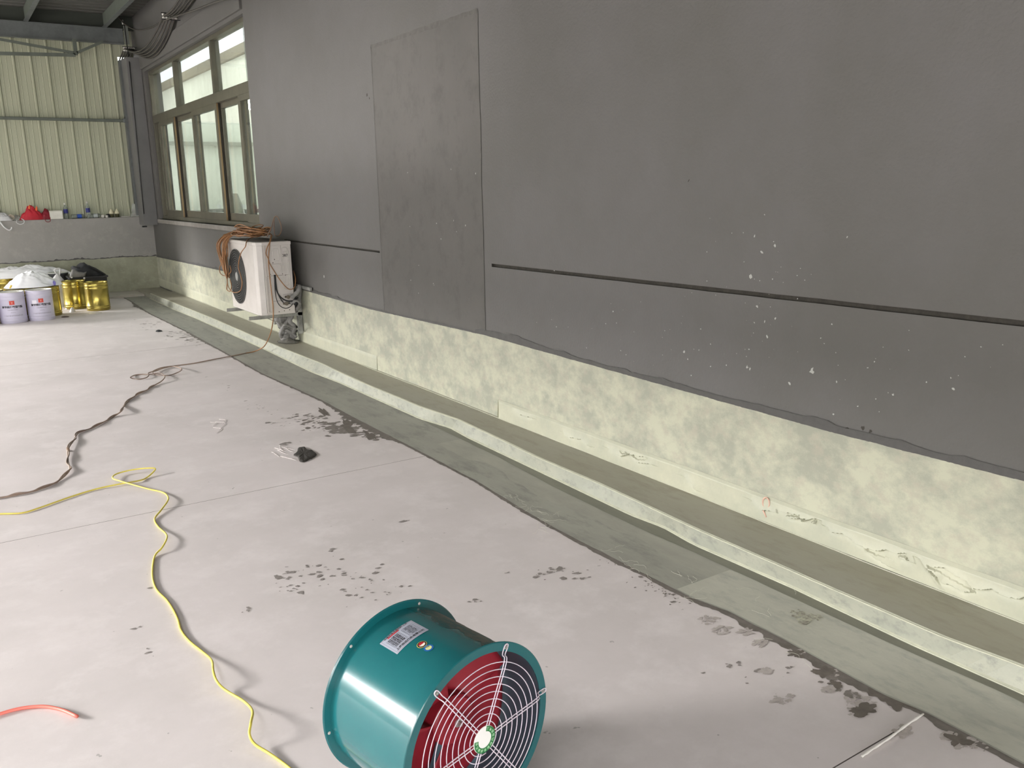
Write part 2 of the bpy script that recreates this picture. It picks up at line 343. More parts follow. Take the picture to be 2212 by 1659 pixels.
# broken hole filled with dark tar and its trowelled smear
hc = at(655, 983, 2, 0)
HP = [at(x, y, 2, 0) for x, y in ((634, 983), (641, 978), (644, 969), (650, 967), (658, 967), (663, 972), (672, 974), (680, 978), (684, 983), (678, 989), (668, 994), (657, 999), (648, 998), (645, 993), (643, 988), (637, 986))]
HP = [p[:2] for p in cr([(p[0], p[1], 0) for p in HP], 4, True)]
mb = MB(); n = len(HP); m0 = np.mean(HP, 0)
rings = [(1.0, .002), (.97, .006), (.8, .010), (.4, .008)]
V = []
for s_, z_ in rings: V += [(m0[0] + (p[0] - m0[0]) * s_, m0[1] + (p[1] - m0[1]) * s_, z_ + .003 * nz(p[0] * 40, p[1] * 40, s_)) for p in HP]
V.append((*m0, .009)); F = [(k * n + i, k * n + (i + 1) % n, (k + 1) * n + (i + 1) % n, (k + 1) * n + i) for k in range(3) for i in range(n)] + [(3 * n + i, 3 * n + (i + 1) % n, 4 * n) for i in range(n)]
mb.add(V, F, 0, True)
tar = mb.build('tar_patch', mat('black tar fill', (48, 44, 40), .8, c2=(64, 60, 56), scale=60, bump=.003, bscale=150), floor)
mb = MB()
for j in range(8):
    c = at(602 + rnd.uniform(0, 40), 985 + rnd.uniform(-14, 14), 2, 0); P = [(c[0], c[1], .004)]; a = rnd.uniform(1.2, 2.6)
    for k in range(5): P.append((P[-1][0] + .018 * math.cos(a), P[-1][1] + .025 * math.sin(a), .003 + .002 * (k % 2))); a += rnd.uniform(-.4, .4)
    mb.tube(P, .0014, 5)
mb.build('trowel_smear', M_floor, floor)['kind'] = 'stuff'
mb = MB(); 
for px, py, L_ in ((475, 925, .1), (468, 935, .08), (460, 920, .06), (480, 915, .07)):
    c = at(px, py, 2, .002); mb.tube(cr([(c[0], c[1], .002), (c[0] + L_ * .6, c[1] + L_, .004), (c[0] + L_ * .2, c[1] + 1.8 * L_, .002)], 4), .0014, 5)
mb.build('dried_primer_drip', M_floor, floor)['kind'] = 'stuff'

# ------------------------------------------------------------------ right wall with window hole and grooves
ZR = 4.02; WY0, WY1, WZ0, WZ1 = 9.035, 13.88, 1.115, 3.21
def gz(y, s): 
    g = 1.032 + .022 * (4.5 - y) / 3.5 if y < 5 else 1.030
    w = (.0098 if y < 5 else .0075) + .0014 * nz(y * 5, s * 9) ; return g + s * w
mb = MB()
def wq(y0, y1, z0, z1, x=0, mi=0): mb.add([(x, y0, z0), (x, y0, z1), (x, y1, z1), (x, y1, z0)], [(0, 1, 2, 3)], mi)
for a, b in ((-5, 4.495), (6.11, 8.30)):
    YY = smpl(a, b, .12)
    for y0, y1 in zip(YY, YY[1:]):
        l0, l1, u0, u1 = gz(y0, -1), gz(y1, -1), gz(y0, 1), gz(y1, 1)
        mb.add([(0, y0, -.1), (0, y0, l0), (0, y1, l1), (0, y1, -.1)], [(0, 1, 2, 3)])
        mb.add([(0, y0, u0), (0, y0, ZR), (0, y1, ZR), (0, y1, u1)], [(0, 1, 2, 3)])
        d = .016
        mb.add([(0, y0, l0), (d, y0, l0), (d, y1, l1), (0, y1, l1)], [(0, 1, 2, 3)], 1)
        mb.add([(0, y0, u0), (d, y0, u0), (d, y1, u1), (0, y1, u1)], [(3, 2, 1, 0)], 1)
        mb.add([(d, y0, l0), (d, y0, u0), (d, y1, u1), (d, y1, l1)], [(0, 1, 2, 3)], 1)
    for y in (a, b): mb.add([(0, y, gz(y, -1)), (.016, y, gz(y, -1)), (.016, y, gz(y, 1)), (0, y, gz(y, 1))], [(0, 1, 2, 3)], 1)
wq(4.495, 6.11, -.1, ZR); wq(8.30, WY0, -.1, ZR); wq(WY0, WY1, -.1, WZ0); wq(WY0, WY1, WZ1, ZR); wq(WY1, YB + .2, -.1, ZR)
T_ = .22  # reveals and the inner face
mb.add([(0, WY0, WZ0), (T_, WY0, WZ0), (T_, WY1, WZ0), (0, WY1, WZ0), (0, WY0, WZ1), (T_, WY0, WZ1), (T_, WY1, WZ1), (0, WY1, WZ1)], [(0, 3, 2, 1), (4, 5, 6, 7), (0, 1, 5, 4), (3, 7, 6, 2)], 0)
for a in ((-5, WY0, -.1, ZR), (WY0, WY1, -.1, WZ0), (WY0, WY1, WZ1, ZR), (WY1, YB + .2, -.1, ZR)): wq(*a, x=T_, mi=2)
wall = tag(mb.build('wall_right', [M_wall, M_groove, mat('white inner plaster', (196, 202, 192), .8)]), kind='structure')
# raised lintel band above the window
mb = MB(); mb.box((-.028, WY0 - .0, 3.25), (.01, 14.0, 3.46)); mb.build('lintel_band', M_wall, wall, bevel=.004)
# filled doorway: mottled panel slightly proud with rough seams
PZ = lambda y: 2.60 if y > 5.4 else 2.60
mb = MB(); cL = lambda z: 6.075 + .006 * nz(z * 3, 1) ; cR = lambda z: 4.585 + .006 * nz(z * 3, 7)
zs = smpl(.56, 2.50, .05); V = []
for z in zs: V += [(-.002, cR(z), z), (-.002, cL(z), z)]
mb.add(V, [(2 * i, 2 * i + 2, 2 * i + 3, 2 * i + 1) for i in range(len(zs) - 1)])
for c in (cL, cR): mb.add([p for z in zs for p in ((-.002, c(z), z), (.004, c(z), z))], [(2 * i, 2 * i + 1, 2 * i + 3, 2 * i + 2) for i in range(len(zs) - 1)])
mb.add([(-.002, cR(2.5), 2.5), (.004, cR(2.5), 2.5), (.004, cL(2.5), 2.5), (-.002, cL(2.5), 2.5)], [(0, 1, 2, 3)])
mb.build('filled_doorway', M_patch, wall)
mb = MB()
for c, s in ((cL, 1), (cR, -1)):
    V = []
    for z in zs: w = .008 + .012 * max(0, nz(z * 5, s)); V += [(-.003, c(z) - w * .4, z), (-.003, c(z) + w * .6, z)]
    mb.add(V, [(2 * i, 2 * i + 2, 2 * i + 3, 2 * i + 1) for i in range(len(zs) - 1)])
V = []
for y in smpl(4.585, 6.08, .05): w = .014 + .010 * nz(y * 5, 2); V += [(-.003, y, 2.5 - w), (-.003, y, 2.5 + w)]
mb.add(V, [(2 * i, 2 * i + 1, 2 * i + 3, 2 * i + 2) for i in range(len(V) // 2 - 1)])
mb.build('doorway_seam', M_seam, wall)
# wide smoothed strip right of the doorway seam
# waterproof band: upper edge wavy, dark fringe above it
BZ = [(.3, .555), (1.297, .557), (2.012, .553), (2.76, .564), (4.581, .593), (5.4, .582), (6.345, .570), (7.806, .590), (10.26, .58), (14.5, .531)]
def bz(y): return float(np.interp(y, [p[0] for p in BZ], [p[1] for p in BZ]))
V = []; mb = MB(); YY = smpl(.3, YB, .012)
for y in YY: V += [(-.008, y, .07), (-.008, y, bz(y) - .012), (-.003, y, bz(y) + .004 * nz(y * 9) + .0025 * nz(y * 90))]
mb.add(V, [(3 * i + j, 3 * i + j + 1, 3 * i + j + 4, 3 * i + j + 3) for i in range(len(YY) - 1) for j in range(2)], 0, False)
mb.build('waterproof_band', M_band, wall)
V = []; mb = MB()
for y in smpl(.3, YB, .01):
    h = .012 + .022 * max(0, nz(y * 1.3, 6) + .25) + .024 * max(0, nz(y * 6, 2)) + .004 * abs(nz(y * 60, 3))
    if 4.7 < y < 7.0: h *= .35
    V += [(-.0058, y, bz(y) - .02), (-.0058, y, bz(y) + h)]
mb.add(V, [(2 * i, 2 * i + 1, 2 * i + 3, 2 * i + 2) for i in range(len(V) // 2 - 1)]); mb.build('paint_fringe', M_wedge, wall)
# two raised skirtings left under the coating, with cracked and flaked mortar
CR = []
for o_, k_, ls in (((1400, 850), 2.552, (((990, 730), (1020, 765), (1080, 770), (1120, 800), (1150, 820), (1190, 840), (1210, 870), (1250, 900), (1330, 950)), ((1200, 850), (1260, 865), (1330, 860), (1380, 880), (1430, 880), (1445, 925), (1400, 908)), ((1500, 905), (1540, 960), (1600, 1000), (1620, 1040), (1690, 1060), (1750, 1095), (1790, 1090)), ((1560, 950), (1640, 960), (1700, 1000), (1760, 1030), (1795, 1075)), ((1820, 1080), (1900, 1075), (1960, 1110), (2050, 1130), (2080, 1120)), ((730, 645), (780, 660), (840, 670), (850, 700), (930, 690), (920, 715)), ((780, 685), (830, 690), (870, 690)), ((1520, 930), (1580, 1020), (1610, 1070)), ((215, 460), (250, 500), (262, 530)), ((580, 590), (640, 640), (700, 650)))),
        ((800, 600), 3.016, (((930, 850), (980, 890), (1050, 910)), ((1270, 1010), (1310, 1040), (1380, 1050), (1420, 1090)), ((1560, 1110), (1640, 1160), (1700, 1150), (1740, 1200), (1830, 1210)), ((1650, 1130), (1740, 1160), (1790, 1165))))):
    for l in ls:
        q = [at(o_[0] + a / k_, o_[1] + b / k_, 0, -.015)[1:] for a, b in l]
        q2 = []
        for A, B in zip(q, q[1:]):
            for t in (0, .33, .66): q2.append(A + (B - A) * t + np.array([nz(A[0] * 50 + t * 9, 1), nz(A[0] * 40 + t * 7, 2)]) * .004)
        q2.append(q[-1]); CR += list(zip(q2, q2[1:]))
CA = np.array([c[0] for c in CR]); CB = np.array([c[1] for c in CR]); CD = CB - CA; CL = (CD ** 2).sum(1) + 1e-12
def crack_step(y, z):
    p = np.array([y, z]); t = np.clip(((p - CA) * CD).sum(1) / CL, 0, 1); n = p - (CA + t[:, None] * CD); d = np.hypot(n[:, 0], n[:, 1]); i = int(d.argmin()); d = d[i]
    if d > .06: return 0
    return -.009 * math.exp(-d / .022) if n[i][1] > 0 else .0085 * math.exp(-d / .009)
def skirt(y0, y1, zt, th, crack):
    mb = MB(); nY = int((y1 - y0) / (.004 if crack else .03))
    def f(u, v):
        y = y0 + (y1 - y0) * u; z0 = .085; z = z0 + (zt(y) - z0) * v
        x = -th * min(1, (1 - v) * 7 + .15) - .003 * (1 - v)
        e = min(1, (y - y0) / .02, (y1 - y) / .02); x = -.008 - (abs(x)) * max(0, e)
        if crack:
            e2 = math.sin(math.pi * min(1, v * 1.0))
            x += (crack_step(y, z) - .0006 * nz(y * 8, z * 20)) * e2
        return (x, y, z)
    mb.grid(f, nY, 28 if crack else 8, 0, not crack, False); mb.add([(-th - .008, y0, .07), (-.0, y0, .07), (-.0, y0, zt(y0)), (-.010, y0, zt(y0))], [(0, 1, 2, 3)]); mb.add([(-th - .008, y1, .07), (0, y1, .07), (0, y1, zt(y1)), (-.010, y1, zt(y1))], [(3, 2, 1, 0)])
    return mb.build('old_skirting', M_bandlt, wall)
skirt(.3, 4.44, lambda y: .199 + .003 * nz(y * 2), .011, True)
skirt(6.25, YB, lambda y: .198 - .012 * math.exp(-(y - 7.94) ** 2), .008, False)
# cream bead where the wall meets the ledge
mb = MB(); mb.tube([(-.020 - .003 * nz(y * 3, 4), y, ZT(y) + .002) for y in smpl(.3, 13.3, .08)], .0026, 6); mb.build('wall_bead', M_cream, ledge)
mb = MB(); mb.tube([(interp(LT, y) + .003, y, ZT(y) - .0045 + .0015 * nz(y * 6)) for y in smpl(.3, 13.3, .07)], .0022, 6); mb.build('arris_bead', M_cream, ledge)
mb = MB(); mb.tube([(interp(LBt, y) - .004, y, .005) for y in smpl(.3, 13.3, .07)], .0022, 6); mb.build('foot_bead', M_cream, ledge)
# white paint flecks and dark nicks on the wall
mb = MB(); r6 = random.Random(8)
def fleck(px, py, q, i, sp=None):
    c = at(px, py, 0, 0); 
    P = blob(c[1], c[2], q, i * 1.9, 8, .8, r6.uniform(.5, 1.3), r6.uniform(.6, 1.5), r6.uniform(0, 3)); x = -.0007 if sp is None else sp
    mb.poly([(x, a, b) for a, b in P][::-1])
for i in range(52): fleck(r6.gauss(1640, 60), r6.gauss(640, 95), r6.uniform(.0012, .0045) * (1 if r6.random() < .25 else .5), i)
for i in range(34): fleck(r6.uniform(1420, 2210), r6.gauss(800, 60), r6.uniform(.001, .003), i + 200)
for i in range(34): fleck(r6.uniform(1150, 1500), r6.gauss(720, 45), r6.uniform(.001, .003), i + 400)
for i, (px, py, q) in enumerate(((1622, 597, .010), (1614, 793, .007), (1620, 797, .006), (1754, 801, .008), (1706, 828, .007), (2060, 840, .007), (1636, 662, .006), (1657, 727, .006), (1652, 694, .005), (1674, 531, .005), (1630, 510, .004), (1646, 545, .005), (1892, 862, .004), (1929, 852, .005), (1478, 760, .005), (1486, 776, .004), (1535, 743, .004), (700, 597, .012))): fleck(px, py, q, i + 600)
for i in range(14): fleck(r6.gauss(930, 60), r6.uniform(350, 660), .004, i + 700, -.0048)
mb.build('paint_flecks', mat('white paint fleck', (178, 178, 174), .6), wall)['kind'] = 'stuff'
mb = MB()
for i, (px, py, q) in enumerate(((1488, 390, .006), (1830, 927, .012), (1864, 924, .010), (1880, 932, .006), (1953, 957, .006), (793, 205, .012), (798, 212, .008))): fleck(px, py, q, i + 900)
mb.build('dark_nicks', M_groove, wall)['kind'] = 'stuff'
# faded red mark on the skirting
c = at(1655, 1095, 0, -.02); mb = MB()
mb.tube(cr([(-.0215, c[1] + .022 * math.cos(a) * .8, c[2] + .018 + .024 * math.sin(a)) for a in np.linspace(-1.2, 4.4, 9)], 3), .0035, 5)
mb.tube([(-.0215, c[1] + .015, c[2] - .018), (-.0215, c[1] - .005, c[2] - .045)], .0035, 5)
mb.build('red_mark', mat('faded red mark', (214, 176, 158), .7), wall)

# ------------------------------------------------------------------ back wall: dado, sheets, steel
mb = MB(); DT = lambda x: 1.166
mb.box((-3.7, YB, -.1), (0, YB + .14, 1.15)); 
wb = tag(mb.build('wall_back', [M_dado]), kind='structure')
mb = MB(); V = []
for x in smpl(-3.7, 0, .03): V += [(x, YB - .006, 0), (x, YB - .006, .545 + .012 * nz(x * 3) + .006 * nz(x * 14))]
mb.add(V, [(2 * i, 2 * i + 2, 2 * i + 3, 2 * i + 1) for i in range(len(V) // 2 - 1)]); mb.build('dado_coating', M_olive, wb)
mb = MB(); V = []
for x in smpl(-3.7, 0, .02): V += [(x, YB - .004, .5), (x, YB - .004, .555 + .02 * nz(x * 3) + .025 * abs(nz(x * 11)))]
mb.add(V, [(2 * i, 2 * i + 2, 2 * i + 3, 2 * i + 1) for i in range(len(V) // 2 - 1)]); mb.build('dado_fringe', M_wedge, wb)
# vertical steel sheets, one object each
YP = YB + .12; xa = at(252.7, 255, 1, YP)[0]; pitch = (xa - at(5, 253, 1, YP)[0]) / 7
def sheet_prof(w):
    return [(0, 0), (.012, -.018), (.030, -.018), (.042, 0), (w * .36, 0), (w * .39, -.004), (w * .42, 0), (w * .66, 0), (w * .69, -.004), (w * .72, 0), (w - .002, 0), (w - .002, .012)]
def sheet(w, z0, z1):
    mb = MB(); P = sheet_prof(w)
    mb.add([(x, y, z) for x, y in P for z in (z0, z1)], [(2 * i, 2 * i + 2, 2 * i + 3, 2 * i + 1) for i in range(len(P) - 1)], 0)
    return mb
first = None; i = 0; x = xa
sh = sheet(pitch, 1.13, ZR).build('wall_panel', M_panel, wb); sh.location = (xa - pitch, YP, 0)
k = 1
while xa - pitch * (k + 1) > -3.8:
    k += 1; c = sh.copy(); COL.objects.link(c); c.parent = wb; c.location = (xa - pitch * k, YP, 0)
hz = at(258, 131, 1, YP)[2]
w_ = .06 - xa
sheet(w_, 1.13, hz - .06).build('wall_panel', M_panel, wb).location = (xa, YP, 0)
sheet(w_, hz + .055, ZR).build('wall_panel', M_panel, wb).location = (xa, YP, 0)
sheet(.105, hz - .062, hz + .056).build('wall_panel', M_panel, wb).location = (xa, YP, 0)
mb = MB(); mb.box((-3.7, YP + .02, 1.1), (xa + .10, YP + .06, ZR)); mb.box((xa + .10, YP + .02, 1.1), (.3, YP + .06, hz - .062)); mb.box((xa + .10, YP + .02, hz + .056), (.3, YP + .06, ZR))
mb.build('sheet_light_block', M_dark, wb)  # unseen solid layer behind the sheets, added to block light

# corner box column, conduit, cap plate
cp = empty('steel_column', (-.12, 14.0, 0)); tag(cp, 'grey boxed steel column in the corner beside the window', 'column')
mb = MB(); mb.box((-.20, 14.02, 1.03), (-.004, 14.38, 3.42)); child(cp, mb.build('column_box', M_col, None, bevel=.004))
mb = MB(); mb.box((-.23, 14.38, 1.17), (-.20, YB + .1, 3.42)); child(cp, mb.build('column_flange', M_steel))
mb = MB(); mb.box((-.23, 14.0, 1.0), (-.17, 14.06, 1.022)); child(cp, mb.build('base_clip', M_black))

# roof: ribbed sheets running across, purlins, eave beam, truss
roof = empty('ceiling', (0, 0, 0)); tag(roof, kind='structure')
mb = MB(); P = []
y = -5
while y < YB + .3:
    P += [(y, 0), (y + .10, 0), (y + .12, .02), (y + .16, .02), (y + .18, 0)]; y += .2
mb.add([(xx, yy, ZR + zz) for yy, zz in P for xx in (-4.9, .3)], [(2 * i, 2 * i + 2, 2 * i + 3, 2 * i + 1) for i in range(len(P) - 1)]); 
SKX0, SKX1, SKY0, SKY1 = -5.75, -4.9, -4.5, 12.5  # unseen roof gaps added for top light, bridged where the fan would reflect them
for a in ((SKX0, 2.6, SKX1, 7.5), (-8.9, -5.2, SKX0, YB + .5), (SKX1, -5.2, .5, YB + .5), (SKX0, -5.2, SKX1, SKY0), (SKX0, SKY1, SKX1, YB + .5)): mb.box((a[0], a[1], ZR + .03), (a[2], a[3], ZR + .08))
mb.build('roof_sheet', M_roof, roof)
ym = 14.25
def beam(name, label, cat, mb, m, origin, group=None, bevel=0):
    e = empty(name, origin); tag(e, label, cat, group); return e
e = empty('eave_beam', (-4, ym, 3.62)); tag(e, 'grey steel eave beam running under the roof along the panel wall', 'beam')
zb = at(130, 85, 1, ym)[2]; zt = at(130, 54, 1, ym)[2]
mb = MB(); mb.box((-8.5, ym - .01, zb), (-.16, ym, zt)); child(e, mb.build('beam_web', M_steel))
mb = MB(); mb.box((-8.5, ym - .03, zb - .012), (-.16, ym + .05, zb)); child(e, mb.build('bottom_flange', M_steel))
mb = MB(); mb.box((-8.5, ym - .03, zt), (-.16, ym + .05, zt + .010)); child(e, mb.build('top_flange', M_steel))
mb = MB(); mb.box((-8.5, ym + .05, zt), (0, ym + .08, ZR)); child(e, mb.build('closure_sheet', M_dark))
for i, (px, py, lb) in enumerate(((56, 53, 'grey roof purlin farther from the painted wall'), (225, 58, 'grey roof purlin nearer the painted wall, above the cable bundles'))):
    q = at(px, py, 1, ym - .03); mb = MB(); x0 = q[0]
    e = empty('purlin', (x0, 7, zt)); tag(e, lb, 'beam', 'roof purlins')
    mb.box((x0 - .003, 1, zt + .01), (x0 + .003, ym - .02, ZR - .005)); child(e, mb.build('purlin_web', M_steelg))
    mb = MB(); mb.box((x0 - .03, 1, zt + .004), (x0 + .03, ym - .02, zt + .011)); child(e, mb.build('purlin_flange', M_steel))
e = empty('roof_truss', (-1.5, 14.1, 3.4)); tag(e, 'light steel truss hanging below the eave beam in front of the panels', 'truss')
yt = 14.10; pt = lambda a, b, y=yt: at(a, b, 1, y)
for nm, a, b, w in (('chord', (-60, 114), (163, 119), .045), ('brace', (-60, 74), (160, 114), .035), ('brace', (166, 114), (222, 90), .035), ('post', (160, 84), (160, 119), .05), ('chord', (-360, 108), (-60, 114), .045)):
    A = pt(*a); B = pt(*b)
    if nm == 'post': B[0] = A[0]
    mb = MB(); mb.bar(A, B, w, .02, up=(0, 1, 0)); child(e, mb.build(nm, M_steelg))
e = empty('wall_girt', (-2, 14.38, 2.5)); tag(e, 'grey steel girt pipe crossing the green wall panels at mid height', 'girt')
A = at(0, 254, 1, 14.44); B = at(286, 259, 1, 14.44); zg = (A[2] + B[2]) / 2
mb = MB(); mb.box((-3.75, 14.42, zg - .03), (-.22, 14.48, zg + .01)); child(e, mb.build('girt_bar', M_steelg, None, bevel=.006))
mb = MB(); mb.box((-.26, 14.40, zg - .035), (-.20, 14.47, zg + .02)); child(e, mb.build('end_clamp', M_steel, None, bevel=.004))

# unseen sides of the shed, openings shaped to steer daylight, and what lies outside
mb = MB(); mb.box((-8.55, -5, 2.65), (-8.5, YB + .3, ZR + .03)); tag(mb.build('wall_left', M_panel), kind='structure')
mb = MB(); mb.box((-8.5, YP, 2.3), (-3.7, YP + .06, ZR)); mb.box((-3.78, YB, 0), (-3.7, YP + .06, ZR)); mb.build('unseen_header', M_panel, wb)  # unseen header added to keep daylight off the upper wall
mb = MB(); mb.box((-8.5, -5.1, 2.4), (.2, -5, ZR)); mb.box((-1.2, -5.1, -.1), (.2, -5, 2.4)); tag(mb.build('wall_front', M_wall), kind='structure')
mb = MB(); mb.box((-60, -60, -.42), (-8.5, 80, -.3)); mb.box((-8.5, -60, -.42), (30, -5, -.3)); tag(mb.build('ground', mat('pale yard concrete', (196, 194, 190), .8, c2=(184, 182, 176), scale=.5)), kind='structure')
mb = MB(); mb.box((-26, -30, -.3), (-25.6, 45, 6.2)); tag(mb.build('wall_yard_unseen', mat('yard wall', (120, 122, 116), .8, c2=(104, 108, 100), scale=.6)), kind='structure')  # unseen, height set to narrow the sky band reflected in the fan
# ------------------------------------------------------------------ window
win = empty('window_1', (.08, 11.4, 1.1)); tag(win, kind='structure')
XF = .05; FD = .10  # frame plane
def fbox(nm, y0, y1, z0, z1, m=M_alu, x0=XF, x1=XF + FD, par=win, lab=None, bev=.003):
    mb = MB(); mb.box((x0, y0, z0), (x1, y1, z1)); o = mb.build(nm, m, None, bevel=bev); child(par, o, lab); return o
e0, e1 = WY0, WY1; zT0, zT1 = 2.49, 2.60
fbox('window_frame', e0, e1, WZ0 - .0, WZ0 + .05); fbox('window_frame', e0, e1, WZ1 - .045, WZ1)
fbox('window_frame', e0, e0 + .05, WZ0 + .05, WZ1 - .045); fbox('window_frame', e1 - .05, e1, WZ0 + .05, WZ1 - .045)
fbox('transom', e0 + .05, e1 - .05, zT0, zT1)
def ypx(px, py, x=XF): return at(px, py, 0, x)[1]
mull = [ypx(376, 175), ypx(455, 130)]
for m_ in mull: fbox('mullion', m_ - .03, m_ + .03, zT1, WZ1 - .045)
ye = [e0 + .05] + sorted(mull) + [e1 - .05]
for a, b in zip(ye, ye[1:]):
    fbox('glass_pane', a + .03, b - .03, zT1, WZ1 - .045, M_glass, XF + .05, XF + .054, bev=0)
# sliding sashes: stiles read off the photograph
st = sorted([ypx(p, q) for p, q in ((355, 370), (385, 370), (425, 360), (475, 340), (524, 330))])
ye = [e0 + .04] + st + [e1 - .04]
zb0 = WZ0 + .05
for i, (a, b) in enumerate(zip(ye, ye[1:])):
    s_ = empty('sash', (0, 0, 0)); s_.parent = win; s_.location = (-.08, -11.4, -1.1); 
    x0 = XF + .002 if i % 2 == 0 else XF + .050; x1 = x0 + .046
    def sb(nm, y0, y1, z0, z1, m=M_alu, xa_=x0, xb_=x1):
        mb = MB(); mb.box((xa_, y0, z0), (xb_, y1, z1)); o = mb.build(nm, m, s_, bevel=.002 if m is M_alu else 0)
    a_ = a - .03; b_ = b + .03
    sb('rail', a_, b_, zb0, zb0 + .09); sb('rail', a_, b_, zT0 - .06, zT0)
    sb('stile', a_, a_ + .085, zb0 + .09, zT0 - .06); sb('stile', b_ - .085, b_, zb0 + .09, zT0 - .06)
    sb('highlight_strip', a_ - .004, a_ - .0005, zb0, zT0, M_aluG, x0 + .001, x0 + .020); sb('gap_strip', a_ - .004, a_ - .0005, zb0, zT0, M_aluD, x0 + .021, x1 - .001)  # gold edge highlights and the dark gaps beside them, drawn as coloured strips
    sb('sash_pane', a_ + .085, b_ - .085, zb0 + .09, zT0 - .06, M_glass, (x0 + x1) / 2 - .002, (x0 + x1) / 2 + .002)
mb = MB(); mb.box((-.035, WY0 - .02, WZ0 - .055), (.08, WY1 + .02, WZ0)); o = mb.build('window_sill', mat('sill mortar', (146, 140, 136), .8, c2=(128, 124, 120), scale=12), None, bevel=.006); child(win, o)

# hall behind the window
mb = MB(); mb.box((4.0, 5, 0), (4.1, 36, 4.75), 0); tag(mb.build('wall_hall', mat('white hall panel', (204, 205, 196), .6, c2=(192, 193, 185), scale=1, stretch=(1, 6, .4))), kind='structure')
hall = bpy.data.objects['wall_hall']
mb = MB(); mb.box((3.90, 5, 4.76), (4.1, 36, 4.98)); mb.build('hall_rail', mat('brown grey rail', (120, 112, 98), .6), hall)
mb = MB(); mb.box((T_, 18, 0), (4, 18.1, 2.83), 0); part = tag(mb.build('wall_partition', mat('white partition', (206, 212, 204), .6)), kind='structure')
mb = MB(); mb.box((T_, 17.93, 2.39), (4, 18, 2.46)); mb.build('partition_rail', mat('pale rail', (150, 154, 146), .5), part)
mb = MB(); mb.box((T_, 5, -.1), (4.1, 36, 0)); tag(mb.build('floor_hall', M_dado), kind='structure')
mb = MB(); mb.box((T_, 4.9, 0), (4.1, 5, 6.5)); mb.box((T_, 36, 0), (4.1, 36.1, 6.5)); mb.box((T_, 14.65, 2.83), (T_ + .05, 36, 6.5)); mb.box((T_, 5, ZR), (T_ + .05, 14.65, 6.5)); tag(mb.build('wall_hall_ends', mat('hall end plaster', (170, 176, 168), .8)), kind='structure')
mb = MB(); mb.box((T_, 5, 6.5), (14.1, 36, 6.6)); mb.box((14, 5, 0), (14.1, 36, 6.5)); mb.box((4.1, 4.9, 0), (14.1, 5, 6.5)); mb.box((4.1, 36, 0), (14.1, 36.1, 6.5)); tag(mb.build('ceiling_hall', mat('translucent hall roof', (205, 208, 214), .6)), kind='structure')
for i, (a, b) in enumerate((((462, 72), (527, 95)),)):
    pass
# dark benches, and a white board standing in for a reflection
for i, (px, yy, w, h, lb, m) in enumerate(((478, 17.2, .55, 1.18, 'dark work bench behind the fourth window pane', (70, 74, 70)), (412, 17.9 - .1, .5, 1.15, 'dark grey bench behind the middle window panes', (84, 90, 86)), (556, 16.5, .6, 1.17, 'dark cabinet behind the rightmost window pane', (78, 80, 78)))):
    q = at(px, 455, 1, yy); e = empty('work_bench', (q[0], yy, 0)); tag(e, lb, 'bench')
    mt = mat('dark bench %d' % i, m, .6, c2=(110, 112, 108), scale=8); mb = MB(); mb.box((q[0] - w / 2, yy - .19, h - .06), (q[0] + w / 2, yy + .19, h)); child(e, mb.build('bench_top', mt, None, bevel=.004))
    for sx in (-1, 1):
        for sy in (-1, 1):
            mb = MB(); mb.box((q[0] + sx * (w / 2 - .05) - .025, yy + sy * .15 - .025, 0), (q[0] + sx * (w / 2 - .05) + .025, yy + sy * .15 + .025, h - .06)); child(e, mb.build('leg', mt))
    mb = MB(); mb.box((q[0] - w / 2 + .06, yy - .16, .25), (q[0] + w / 2 - .06, yy + .16, .7)); child(e, mb.build('lower_shelf', mt))
A = [at(x, y, 0, .35) for x, y in ((485, 418), (510, 418), (521, 445), (523, 475), (508, 475))]
mb = MB(); mb.prism(A, (.02, 0, 0)); o = mb.build('reflection_board', mat('white board', (214, 216, 210), .6, tl=.6)); tag(o, 'white board standing in for a reflection in the lower window pane', 'board')
# hall lamps seen through the glass
M_lamp = mat('lit lamp', (255, 255, 255), .5, emis=(255, 255, 250), estr=30)
for i, (px, py) in enumerate(((538, 220), (541, 232))):
    q = at(px, py, 0, 2.2 + .5 * i); e = empty('hall_lamp', q); tag(e, ('upper' if i == 0 else 'lower') + ' of the two lit lamps glowing behind the right window pane', 'lamp', 'hall lamps')
    mb = MB(); mb.lathe([(.001, -.05), (.04, -.04), (.06, 0), (.04, .04), (.02, .05)], 14, q); child(e, mb.build('bulb', M_lamp))
    mb = MB(); mb.lathe([(.02, .05), (.025, .1), (.006, .12), (.006, 6.5 - q[2])], 10, q); child(e, mb.build('stem', M_steel))
for yy in (9, 13, 16.5, 22, 28):
    for xx in (2.2, 8):
        l = bpy.data.lights.new('hall_fill_light', 'AREA'); l.energy = 95; l.size = 2.5; l.shape = 'RECTANGLE'; l.size_y = .4; l.color = (.95, 1, .97); lo = bpy.data.objects.new('hall_fill_light', l); lo.location = (xx, yy, 6.3); COL.objects.link(lo)  # fill lights added to brighten the hall behind the glass

